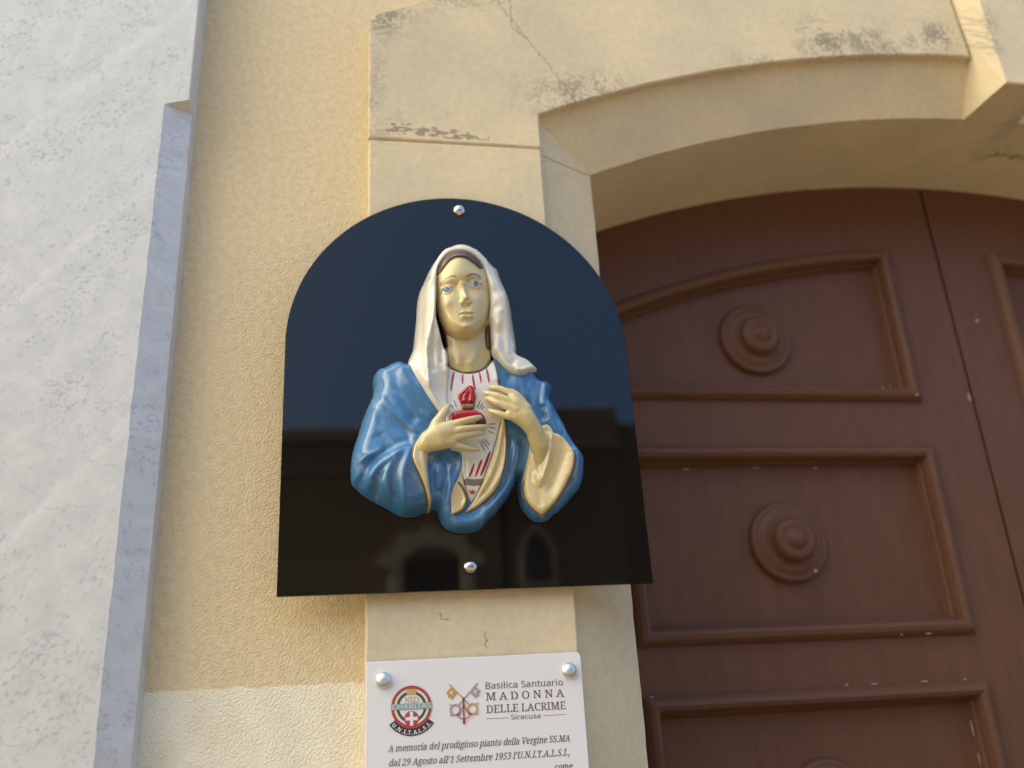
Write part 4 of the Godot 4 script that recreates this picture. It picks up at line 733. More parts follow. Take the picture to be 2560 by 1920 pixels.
const TRIM := {
	"collar": ["tunic", [-28.8,350.4,-26.8,349.2,-23.8,347.4,-20.6,345.7,-17.4,344.1,-13.8,342.5,-10,341.3,-5.7,340.4,-1.1,339.9,3.6,339.8,8.3,340.2,12.9,341,17.4,342.3,21.7,344.3,25.8,346.8,29.4,349.4,32.4,352.2,34.9,355.2,36.9,358,38.4,360.5,39.4,362.8,40,364.4]],
	"robe_a": ["mantle", [43.5,363.8,44.1,360.5,44.9,355.8,45.7,350.7,46.4,345.3,47.1,339.4,47.7,333.9,48.2,328.4,48.5,323.3,48.8,319.7]],
	"robe_b": ["lining_right", [57.3,255.5,57.6,251.3,57.9,245,58,237.7,57.7,228.9,57.3,218.9,56.6,209.9,55.8,202.7,54.9,196.3,53.7,190.2,52.3,184.1,50.8,178.3,49,172.7,47.1,167.5,44.9,162.6,42.2,157.7,38.7,152.5,34.8,147.3,30.6,142.5,26.3,138.4,21.9,134.7,17.4,131.3,12.9,127.9,8.5,124.7,4.1,122,-0.6,119.7,-5.1,117.9,-8.3,116.6]],
	"robe_c": ["lining_left", [-20.9,162.8,-19.3,160.9,-17,158.1,-14.8,155.1,-13,152.1,-11.3,148.9,-9.9,145.5,-8.8,141.9,-8,138,-8,134.1,-9.2,129.8,-11.2,125.4,-13.6,121.7,-16.6,119.1,-20,117.3,-23.1,115.9,-25.7,114.9,-27.9,114.4,-29.4,114.1]],
	"cuff_a": ["cuff_left", [-84.4,223,-85.4,220.5,-86.9,217,-88.2,213,-89.3,208.7,-90.2,204,-90.7,199.6,-90.7,195.9,-90.2,192.4,-89,188.2,-86.6,182.5,-83.5,176,-80.5,169.8,-78,164.4,-75.6,159.3,-73.5,154,-71.6,148.1,-69.9,142.1,-68.5,136.9,-67.5,132.9,-66.8,129.7,-66.3,127.6]],
	"cuff_b": ["cuff_right", [86.7,168,85.9,164.5,84.8,159.5,84.4,154.4,84.9,149.4,86,144.2,87.6,139.4,89.6,135.1,92.1,131.2,94.7,127.6,97.3,124.4,100,121.5,102.8,119,105.8,116.4,109,114.2,112.1,113.4,115,114.6,118,117.2,121.2,120.3,125,123.8,129.1,127.8,133.2,132.4,137.2,137.8,141.3,143.8,145,149.6,148.4,154.9,151.5,159.9,154.4,165.2,157.1,170.9,159.5,176.7,161.5,182.4,163,188,164,193.4,164.6,198.6,164.7,203.9,164.4,209.1,164.1,212.6]],
}
const PAINT := {
	"tunic_red": [[1.9, [-21.8,343,-23.3,336.7,-25.1,328,-26.8,317.3,-28,308.4]], [1.7, [-8,338.6,-8.4,335,-8.8,330.3,-8.9,325.1,-8.9,321]], [1.9, [7.5,337.2,7.9,331.7,8.6,324.3,9.6,316.2,10.4,309.8]], [1.7, [18.7,342.1,19.2,338,19.9,332.7,20.4,326.9,20.8,322.3]], [1.9, [30.5,349,31.4,342.8,32.5,335,33.1,327.7,33.5,322.1]], [1.9, [5.2,190.8,3.7,185.8,1.6,179.6,-0.9,174.1,-2.9,170]], [2.1, [17.7,197,16,193.2,13.5,187.3,10.1,178.3,7.2,170.5]], [2.3, [31.2,210.7,27.6,201,23,189.2,18.6,179.4,15.2,172.2]], [1.4, [-2.2,151.1,-1.2,148.8,0.2,146.3,1.6,145,2.6,144.4]], [1.4, [1.9,151.5,2.2,148,2.4,144.4]], [1.4, [6.2,150.1,5,147.5,3.9,144.8]]],
	"tunic_grey": [[1.1, [-28.9,287.3,-27.2,282.7,-25.4,278]], [1.1, [-23.8,293.9,-21.8,287.5,-19.9,281.1]], [1.1, [12.2,279.3,15.3,286,18.4,292.8]], [1.1, [15.3,278.3,18.7,283.5,22.1,288.7]], [1.1, [19.1,277.5,21.8,280.8,24.6,284.1]], [1.1, [30.5,254.7,36.5,255,42.5,255.4]], [1.1, [30.3,250.1,36.2,248.9,42.1,247.7]], [1.1, [29.6,243.3,34.5,241.1,39.4,238.9]], [1.1, [14.5,228.2,19.2,218.8,24,209.5]], [1.1, [18,229.4,23.8,221.5,29.5,213.6]], [1.1, [21.8,230.6,26.7,225.6,31.7,220.7]]],
	"belt": [[5.2, [-6.4,163.1,-2,162.3,3.9,161.6,10.7,162.1,16.2,162.7]]],
}
const FACE := {
	"brow": [[-43.5,489.3,-41.9,490.8,-39.5,492.9,-36.8,494.8,-33.7,496.3,-30.3,497.6,-27.2,498.5,-24.8,498.9,-22.7,499,-20.9,498.7,-19.3,497.9,-17.9,496.8,-17,496], [0.8,499,2.7,500.5,5.4,502.7,8.2,504.4,10.9,505.4,13.7,506,16.3,506.3,18.6,506.1,20.7,505.5,22.6,504.9,24.4,504.2,25.9,503.4,27,502.9]],
	"lash": [[-41.8,474,-40.7,475.7,-39,478.1,-37,480,-34.5,481.2,-31.7,482.1,-29,482.3,-26.5,481.6,-24.1,480.2,-22.5,479.2], [5.9,488.3,7.2,489.7,9,491.6,11.2,493.1,13.7,494,16.5,494.5,19.3,494.4,22.1,493.4,24.8,491.8,26.7,490.7]],
	"eye": [[-41.5,474.2,-37,479.8,-29,482.2,-22.8,479.2,-27.7,473.2,-34.1,470.7,-39.1,471.6], [6.3,488.3,11.2,492.7,19.3,494.1,26.3,490.7,21.3,485.2,14.8,483.1,9.3,484.8]],
	"iris": [[-33.4,477.4], [15.6,489.8]],
	"lips": [[-12.1,427.8,-10.8,428.7,-8.9,430,-6.9,430.9,-5,430.8,-3,430.4,-0.7,430.2,2.6,430.8,6.2,431.8,8.8,432.5]],
	"cheeks": [[-37.1,445.4], [21.1,456.1]],
}
const HANDS := {
	"hand_left": [[5, [-73.5,215.5,58,13.4], [-65.9,224.8,66,13.9], [-50.2,230.6,71,14.4], [-35.1,235,72,13.4]],
		[5, [-65.8,218,64,13.4], [-46.8,219.8,70,13.4], [-30.9,219.5,71,10.3]],
		[4, [-51.9,235.9,72,11.3], [-31.6,243.4,75,8.8], [-23.7,245,77,6.7]],
		[4, [-46.9,229,73,11.3], [-25.7,233.7,76,7.5]],
		[1.2, [-31.7,242.1,76,7.4], [-20.3,246.7,79,6.3], [-5.8,251.3,79,5.4], [6.4,255.4,76,4.7], [14.1,258.6,72,3.6]],
		[1.2, [-29.4,232.4,77,7.4], [-17.2,235.2,80,6.3], [-2.7,237.9,79,5.4], [12.3,241.1,75,4.7], [22,243.7,71,3.5]],
		[1.2, [-30.3,223.7,75,7.4], [-17.1,225.9,77,6.2], [-2.6,229,76,5.4], [9.5,231.9,73,4.6], [18.1,233.9,70,3.5]],
		[1.2, [-31,215.7,71,6.8], [-18.7,211.6,71,5.7], [-6.1,208.8,69,5], [3.2,208.4,66,4.2], [10.4,208.9,63,3.3]],
		[3, [-58,232.2,69,12.4], [-52.5,248.4,71,9.8], [-45,261.7,71,7.4], [-39.1,271.3,68,6.1], [-34.8,279,65,4.4]]],
	"hand_right": [[6, [114.9,184.6,26,9], [114.1,201.8,36,13], [110.1,221.1,49,15], [102,239.4,60,13.9], [87.5,261.6,68,13.9]],
		[5, [104.2,237.8,60,10.3], [91.6,253.8,68,12.4], [71.5,280.9,71,11.3]],
		[5, [91.7,249.8,66,11.3], [73.6,260.8,70,11.3], [63.2,265.1,71,8.8]],
		[4, [86.4,273.5,70,11.3], [68.9,288.8,71,9.3]],
		[1.2, [72.4,291.1,69,8.5], [62.4,301.4,69,5.9], [50.9,307.6,67,5.2], [40.9,310.9,64,4.5], [33.9,313,61,3.3]],
		[1.2, [71.2,280.1,73,8.5], [57.9,287.6,74,5.9], [43.7,294.9,71,5.2], [32.6,300.2,66,4.4], [24.7,303.6,61,3.2]],
		[1.2, [70.4,268.8,74,8.5], [57.1,275.4,75,5.9], [43,282.7,72,5.2], [33.5,289.6,67,4.4], [26.8,294.7,61,3.2]],
		[1.2, [70.2,260.1,72,8.5], [57,261.2,71,5.7], [45.6,265.7,69,5], [36.7,270.2,65,4.2], [30.9,274.5,60,3.2]],
		[2.5, [93.6,268.5,62,9.3], [84.1,289.1,62,6.8], [76,301.7,60,5.2], [69,309.1,57,4]]],
}# ---------------------------------------------------------------- the scene
func _ready() -> void:
	rng.seed = 11
	build_camera_and_light()
	build_church()
	build_marble()
	build_door()
	build_plaque()
	build_bust()
	build_sign()
	build_street()

func build_camera_and_light() -> void:
	var cam := Camera3D.new()
	add(cam, "camera")
	cam.position = Vector3(0.0, 1.6, 1.4)
	cam.basis = Basis(Vector3.UP, deg_to_rad(-10.5)) * Basis(Vector3.RIGHT, deg_to_rad(21.18)) * Basis(Vector3.BACK, deg_to_rad(-3.196))
	cam.near = 0.05
	cam.far = 400.0
	var lens := CameraAttributesPhysical.new()
	lens.frustum_near = 0.05
	lens.frustum_far = 400.0
	lens.frustum_focal_length = 28.03
	lens.frustum_focus_distance = 1.38
	lens.exposure_aperture = 1.8
	cam.attributes = lens
	cam.fov = 46.355
	cam.current = true
	var env := Environment.new()
	env.background_mode = Environment.BG_SKY
	env.tonemap_mode = Environment.TONE_MAPPER_LINEAR
	env.tonemap_exposure = 2.5
	env.sdfgi_enabled = true
	env.ssao_enabled = true
	env.ssil_enabled = true
	var sky := Sky.new()
	var pan := PanoramaSkyMaterial.new()
	pan.panorama = clear_sky()
	sky.sky_material = pan
	env.sky = sky
	var we := WorldEnvironment.new()
	we.environment = env
	add(we, "environment")
	var sun := DirectionalLight3D.new()
	sun.light_energy = 1.5
	sun.light_color = Color(1.0, 0.94, 0.82)
	sun.light_angular_distance = 0.5
	sun.shadow_enabled = true
	add(sun, "sun")
	sun.look_at_from_position(Vector3.ZERO, -TO_SUN)

const TO_SUN := Vector3(-0.7631, 0.6428, -0.0668)   # along the street from the left, a little behind the church: its front stands in open shade

func clear_sky() -> ImageTexture:
	# clear air: deep blue away from the sun, paler at the horizon, a wide bright aureole round the sun
	var w := 256
	var h := 128
	var im := Image.create_empty(w, h, false, Image.FORMAT_RGBF)
	for j in h:
		var el := PI / 2.0 - PI * (j + 0.5) / h
		for i in w:
			var az := PI - TAU * (i + 0.5) / w            # 0 straight out from the wall, negative to the left
			var dir := Vector3(cos(el) * sin(az), sin(el), cos(el) * cos(az))
			var up := clampf(rad_to_deg(el) / 60.0, 0.0, 1.0)
			var c := Vector3(0.44, 0.78, 1.34).lerp(Vector3(0.23, 0.57, 1.20), pow(up, 0.6))
			c += Vector3(7.6, 6.6, 4.2) * exp(-pow(dir.angle_to(TO_SUN) / deg_to_rad(40.0), 2.0))
			# the low sky on the sun's side is hazier and brighter
			var round_ := wrapf(az - atan2(TO_SUN.x, TO_SUN.z), -PI, PI)
			c += Vector3(2.6, 2.25, 1.5) * exp(-pow(round_ / deg_to_rad(55.0), 2.0)) * exp(-pow(maxf(el, 0.0) / deg_to_rad(28.0), 2.0))
			c *= 0.4
			im.set_pixel(i, j, Color(c.x, c.y, c.z))
	return ImageTexture.create_from_image(im)

# ---------------------------------------------------------------- church front: wall, stone surround
var M := {}

func stone_picture() -> ImageTexture:
	# limestone over x 0..1.45, y 1.35..3.1: mottling, soot and lichen stains, flaked patch at the bed joint, cracks
	var w := 812
	var h := 980
	var a := noise(0.006, 4, 21).get_image(w, h, false, false, true).get_data()
	var b := noise(0.09, 3, 22).get_image(w, h, false, false, true).get_data()
	var px := PackedByteArray()
	px.resize(w * h * 3)
	for k in w * h:
		var v := 0.94 + 0.08 * (a[k] / 255.0) + 0.06 * (b[k] / 255.0 - 0.5)
		var warm := (a[k] / 255.0 - 0.5) * 0.05
		px[k * 3] = clampi(int(214.0 * v * (1.0 + warm * 0.3)), 0, 255)
		px[k * 3 + 1] = clampi(int(196.0 * v), 0, 255)
		px[k * 3 + 2] = clampi(int(163.0 * v * (1.0 - warm)), 0, 255)
	var im := Image.create_from_data(w, h, false, Image.FORMAT_RGB8, px)
	var grain := noise(0.16, 4, 23)
	var patch := noise(0.03, 3, 24)
	# soot and lichen: [x, y, reach x, reach y, strength]
	var soot := Color(0.34, 0.32, 0.30)
	for s in [[0.02, 2.93, 0.07, 0.04, 0.6], [0.025, 2.80, 0.025, 0.12, 0.18], [0.03, 2.68, 0.045, 0.05, 0.2], [0.16, 2.99, 0.13, 0.025, 0.3], [0.98, 2.945, 0.06, 0.07, 0.42], [1.11, 2.965, 0.13, 0.045, 0.42], [1.27, 3.0, 0.05, 0.04, 0.5], [0.40, 2.765, 0.08, 0.05, 0.36], [0.48, 2.80, 0.06, 0.03, 0.28], [1.36, 3.02, 0.02, 0.09, 0.35], [0.83, 2.885, 0.08, 0.03, 0.22]]:
		for y in range(maxi(0, int((3.1 - s[1] - 2 * s[3]) * 560.0)), mini(h, int((3.1 - s[1] + 2 * s[3]) * 560.0))):
			for x in range(maxi(0, int((s[0] - 2 * s[2]) * 560.0)), mini(w, int((s[0] + 2 * s[2]) * 560.0))):
				var dx: float = (x / 560.0 - s[0]) / s[2]
				var dy: float = (3.1 - y / 560.0 - s[1]) / s[3]
				var m: float = exp(-dx * dx - dy * dy) * s[4]
				m *= smoothstep(-0.15, 0.55, grain.get_noise_2d(x, y) + 0.8 * patch.get_noise_2d(x, y) + m * 0.45)
				if 3.1 - y / 560.0 < arc_y(x / 560.0, FRONT_Y, FRONT_R) - 0.004 and x > 188:
					m = 0.0
				if m > 0.01:
					im.set_pixel(x, y, im.get_pixel(x, y).lerp(soot, minf(0.42, m)))
	# flaked patch with dark holes above and below the joint
	var hole := Color(0.40, 0.34, 0.25)
	var fresh := Color(0.86, 0.80, 0.68)
	var flake := noise(0.09, 3, 31)
	for y in range(int((3.1 - 2.70) * 560.0), int((3.1 - 2.60) * 560.0)):
		for x in range(int(0.03 * 560.0), int(0.30 * 560.0)):
			var X := x / 560.0
			var Y := 3.1 - y / 560.0
			var band := exp(-pow((Y - (2.668 - 0.06 * X)) / 0.017, 2.0)) * smoothstep(0.03, 0.06, X) * smoothstep(0.30, 0.20, X)
			var n := flake.get_noise_2d(x * 0.8, y * 2.0)
			if band * 0.9 + n * 0.7 > 0.80:
				im.set_pixel(x, y, im.get_pixel(x, y).lerp(hole, 0.5))
			elif band * 0.9 + n * 0.7 > 0.62:
				im.set_pixel(x, y, im.get_pixel(x, y).lerp(fresh, 0.45))
	# hairline cracks in the arch stone and small scuffs on the jamb
	for line in [[0.215, 3.1, 0.255, 3.04, 0.285, 2.97, 0.33, 2.90, 0.375, 2.83, 0.415, 2.76, 0.422, 2.748], [0.31, 3.1, 0.318, 3.05, 0.345, 3.065, 0.372, 3.1], [0.318, 3.05, 0.298, 2.99, 0.30, 2.93, 0.33, 2.90], [0.128, 1.775, 0.132, 1.768, 0.142, 1.765], [0.196, 1.745, 0.199, 1.735, 0.194, 1.725, 0.196, 1.718]]:
		var pts := PackedVector2Array()
		for k in range(0, line.size(), 2):
			pts.append(Vector2(line[k] * 560.0, (3.1 - line[k + 1]) * 560.0))
		for s in pts.size() - 1:
			var steps := int(pts[s].distance_to(pts[s + 1]) * 2.0) + 1
			for q in steps:
				var p := pts[s].lerp(pts[s + 1], float(q) / steps)
				p += Vector2(patch.get_noise_2d(p.x * 3.0, p.y * 3.0), patch.get_noise_2d(p.y * 3.0, p.x * 3.0)) * 3.0
				var x := clampi(int(p.x), 0, w - 2)
				var y := clampi(int(p.y), 0, h - 1)
				im.set_pixel(x, y, im.get_pixel(x, y).lerp(Color(0.48, 0.41, 0.32), 0.42))
	# scattered pits
	var r := RandomNumberGenerator.new()
	r.seed = 5
	for k in 260:
		var x := r.randi_range(1, w - 3)
		var y := r.randi_range(1, h - 3)
		im.set_pixel(x, y, im.get_pixel(x, y).lerp(Color(0.42, 0.36, 0.28), r.randf_range(0.2, 0.7)))
		if r.randf() < 0.3:
			im.set_pixel(x + 1, y, im.get_pixel(x + 1, y).lerp(Color(0.42, 0.36, 0.28), 0.4))
	return ImageTexture.create_from_image(im)

const ARCH_X := 1.414           # middle of the door
const FRONT_Y := 0.378          # centres and radii of the arch: front edge, inner edge, outer edge
const FRONT_R := 2.572
const INNER_Y := 0.500
const INNER_R := 2.342
const OUTER_R := 2.886
const JOINT := 2.637

func arc_y(x: float, cy: float, r: float) -> float:
	return cy + sqrt(r * r - (x - ARCH_X) * (x - ARCH_X))

func flip(p: Vector3, mirrored: bool) -> Vector3:
	return Vector3(2.0 * ARCH_X - p.x, p.y, p.z) if mirrored else p

func jamb_stone(mirrored: bool, parent: Node) -> void:
	uv_box = Rect2(0, 1.35, 1.45, 1.75)
	uv_depth = -0.9
	var st := begin()
	var wear := noise(14.0, 3, 41)
	var prof := [[0.015, -0.06], [0.015, -0.0035], [0.0185, 0.0], [0.3385, 0.0], [0.342, -0.0035], [0.342, -0.018], [0.458, -0.080], [0.458, -0.40]]
	var ys := [0.0, 0.6, 1.2]
	var y := 1.35
	while y < JOINT - 0.0025:
		ys.append(y)
		y += 0.012
	ys.append(JOINT - 0.0025)
	var rows := []
	for yy in ys:
		var row := []
		for k in prof.size():
			var p := Vector3(prof[k][0], yy, prof[k][1])
			if yy > 1.3:
				if k == 1 or k == 2:
					p.x += 0.0016 * absf(wear.get_noise_2d(yy, 1.0)) + 0.0006 * wear.get_noise_2d(yy * 4.0, 2.0)
				if k == 3 or k == 4:
					p.x -= 0.0022 * absf(wear.get_noise_2d(yy, 5.0)) + 0.0006 * wear.get_noise_2d(yy * 4.0, 6.0)
				if k == 6:
					p.x += 0.0012 * wear.get_noise_2d(yy, 9.0)
			row.append(flip(p, mirrored))
		rows.append(row)
	var out := [Vector3(-1, 0, 0), Vector3(-1, 0, 1), Vector3(0, 0, 1), Vector3(1, 0, 1), Vector3(1, 0, 0), Vector3(0.5, 0, 1), Vector3(1, 0, 0)]
	for i in rows.size() - 1:
		for k in prof.size() - 1:
			var facing: Vector3 = out[k] * Vector3(-1 if mirrored else 1, 1, 1)
			quad(st, rows[i][k], rows[i][k + 1], rows[i + 1][k + 1], rows[i + 1][k], facing)
	var last: Array = rows[rows.size() - 1]
	for k in range(1, prof.size() - 1):
		tri(st, last[0], last[k], last[k + 1], Vector3.UP)
	put(done(st), "jamb_stone", M.stone, parent)

func arch_stone(mirrored: bool, parent: Node) -> void:
	uv_box = Rect2(0, 1.35, 1.45, 1.75)
	uv_depth = -0.9
	var st := begin()
	var wear := noise(9.0, 3, 43)
	var poly := PackedVector2Array()
	for k in 14:
		poly.append(Vector2(lerpf(0.015, 0.342, k / 13.0), JOINT + 0.0015 + 0.0022 * absf(wear.get_noise_1d(k * 0.06))))
	for k in 40:
		var x := lerpf(0.342, 1.338, k / 39.0)
		poly.append(Vector2(x, arc_y(x, FRONT_Y, FRONT_R) + (0.0016 * wear.get_noise_1d(x * 2.0) if k > 0 else 0.0)))
	poly.append(Vector2(1.330, 3.10))
	poly.append(Vector2(1.322, arc_y(1.322, FRONT_Y, OUTER_R) + 0.020))
	for k in range(30, -1, -1):
		var x := lerpf(0.064, 1.30, k / 30.0)
		poly.append(Vector2(x, arc_y(x, FRONT_Y, OUTER_R) + 0.020))
	poly.append(Vector2(0.040, 2.941))
	poly.append(Vector2(0.024, 2.930))
	poly.append(Vector2(0.017, 2.916))
	poly.append(Vector2(0.015, 2.895))
	if mirrored:
		for k in poly.size():
			poly[k].x = 2.0 * ARCH_X - poly[k].x
		poly.reverse()
	prism(st, poly, -0.06, 0.0, 0.003)
	# splayed reveal: jamb part below the mitre, arch part, then the flat soffit going back to the door
	var side := -1.0 if mirrored else 1.0
	var i0 := Vector3(0.458, arc_y(0.458, INNER_Y, INNER_R), -0.080)
	quad(st, flip(Vector3(0.342, JOINT - 0.001, -0.018), mirrored), flip(Vector3(0.458, JOINT - 0.001, -0.080), mirrored), flip(i0, mirrored), flip(Vector3(0.342, 2.72, -0.018), mirrored), Vector3(side * 0.5, 0, 1))
	quad(st, flip(Vector3(0.458, JOINT + 0.002, -0.080), mirrored), flip(Vector3(0.458, JOINT + 0.002, -0.40), mirrored), flip(Vector3(0.458, i0.y, -0.40), mirrored), flip(i0, mirrored), Vector3(side, 0, 0))
	var n := 36
	for k in n:
		var c := []
		for q in [k, k + 1]:
			var t := float(q) / n
			var xf := lerpf(0.342, ARCH_X, t)
			var xi := lerpf(0.458, ARCH_X, t)
			var yi := arc_y(xi, INNER_Y, INNER_R) + (0.0012 * wear.get_noise_1d(xi * 3.0) if q > 0 else 0.0)
			c.append([flip(Vector3(xf, arc_y(xf, FRONT_Y, FRONT_R) + (0.003 if q > 0 else 0.0), -0.018), mirrored), flip(Vector3(xi, yi, -0.080), mirrored), flip(Vector3(xi, yi, -0.40), mirrored)])
		quad(st, c[0][0], c[1][0], c[1][1], c[0][1], Vector3(0, -0.5, 1))
		quad(st, c[0][1], c[1][1], c[1][2], c[0][2], Vector3.DOWN)
	put(done(st), "arch_stone", M.stone, parent)

func build_church() -> void:
	var stone := mat(Color.WHITE, 0.88, 0.4)
	stone.albedo_texture = stone_picture()
	stone.heightmap_enabled = true
	stone.heightmap_texture = noise_texture(0.05, 4, 61)
	stone.heightmap_scale = 0.05
	M.stone = stone
	var plaster := mat(Color.WHITE, 0.92, 0.3)
	plaster.albedo_texture = noise_texture(0.03, 5, 71, 1024, two_tone(Color(0.845, 0.755, 0.595), Color(0.91, 0.825, 0.665)))
	plaster.heightmap_enabled = true
	plaster.heightmap_texture = noise_texture(0.27, 3, 72, 1024, null, FastNoiseLite.TYPE_VALUE_CUBIC)
	plaster.heightmap_scale = 0.16
	plaster.uv1_triplanar = true
	plaster.uv1_world_triplanar = true
	plaster.uv1_scale = Vector3.ONE / 0.55
	M.plaster = plaster
	var cream: StandardMaterial3D = plaster.duplicate()
	cream.albedo_texture = noise_texture(0.012, 5, 73, 512, two_tone(Color(0.91, 0.865, 0.755), Color(0.96, 0.92, 0.825)))
	M.cream = cream
	var church := thing("church", "ochre plastered church front with a pale stone arched door surround", "building")
	var st := begin()
	box(st, Vector3(-24, 0, -9), Vector3(16, 17, -0.41))
	put(done(st), "nave", M.plaster, church)
	st = begin()
	box(st, Vector3(-24, 0, -0.40), Vector3(0.2, 17, -0.035))
	put(done(st), "wall", M.plaster, church)
	st = begin()
	box(st, Vector3(2.0 * ARCH_X - 0.2, 0, -0.40), Vector3(16, 17, -0.035))
	put(done(st), "wall", M.plaster, church)
	st = begin()
	box(st, Vector3(0.2, 2.93, -0.40), Vector3(2.0 * ARCH_X - 0.2, 17, -0.035))
	put(done(st), "wall", M.plaster, church)
	# the lower wall, painted cream up to a hand-cut edge
	st = begin()
	var ragged := noise(9.0, 4, 81)
	for k in 80:
		var xa := lerpf(-0.31, 0.02, k / 80.0)
		var xb := lerpf(-0.31, 0.02, (k + 1) / 80.0)
		var ya := 1.681 + 0.0035 * ragged.get_noise_1d(xa * 6.0) + 0.0025 * ragged.get_noise_1d(xa * 30.0)
		var yb := 1.681 + 0.0035 * ragged.get_noise_1d(xb * 6.0) + 0.0025 * ragged.get_noise_1d(xb * 30.0)
		quad(st, Vector3(xa, 0.3, -0.0342), Vector3(xb, 0.3, -0.0342), Vector3(xb, yb, -0.0342), Vector3(xa, ya, -0.0342), Vector3.BACK)
		quad(st, Vector3(xa, ya, -0.0342), Vector3(xb, yb, -0.0342), Vector3(xb, yb, -0.036), Vector3(xa, ya, -0.036), Vector3.UP)
	var coat := put(done(st), "paint_coat", M.cream, church)
	coat.set_meta("label", "cream painted lower band of the wall with a hand-cut edge")
	jamb_stone(false, church)
	jamb_stone(true, church)
	arch_stone(false, church)
	arch_stone(true, church)
	# keystone: a wedge that stands proud of the arch
	st = begin()
	uv_box = Rect2(0, 1.35, 1.45, 1.75)
	uv_depth = -0.9
	var f := [Vector3(-0.055, 2.838, 0.045), Vector3(0.055, 2.838, 0.045), Vector3(0.066, 3.32, 0.045), Vector3(-0.066, 3.32, 0.045)]
	var b := [Vector3(-0.068, 2.838, -0.080), Vector3(0.068, 2.838, -0.080), Vector3(0.104, 3.32, -0.080), Vector3(-0.104, 3.32, -0.080)]
	var bev := 0.003
	var mid := Vector3(ARCH_X, 3.08, 0.0)
	var fi := []
	for k in 4:
		f[k].x += ARCH_X
		b[k].x += ARCH_X
		fi.append(f[k] + Vector3(bev if f[k].x < ARCH_X else -bev, bev if f[k].y < mid.y else -bev, bev))
	quad(st, fi[0], fi[1], fi[2], fi[3], Vector3.BACK)
	for k in 4:
		var j := (k + 1) % 4
		var away: Vector3 = (f[k] + f[j]) / 2.0 - mid
		away.z = 0.0
		quad(st, f[k], f[j], fi[j], fi[k], away.normalized() + Vector3.BACK)
		quad(st, b[k], b[j], f[j], f[k], away)
	put(done(st), "keystone", M.stone, church)

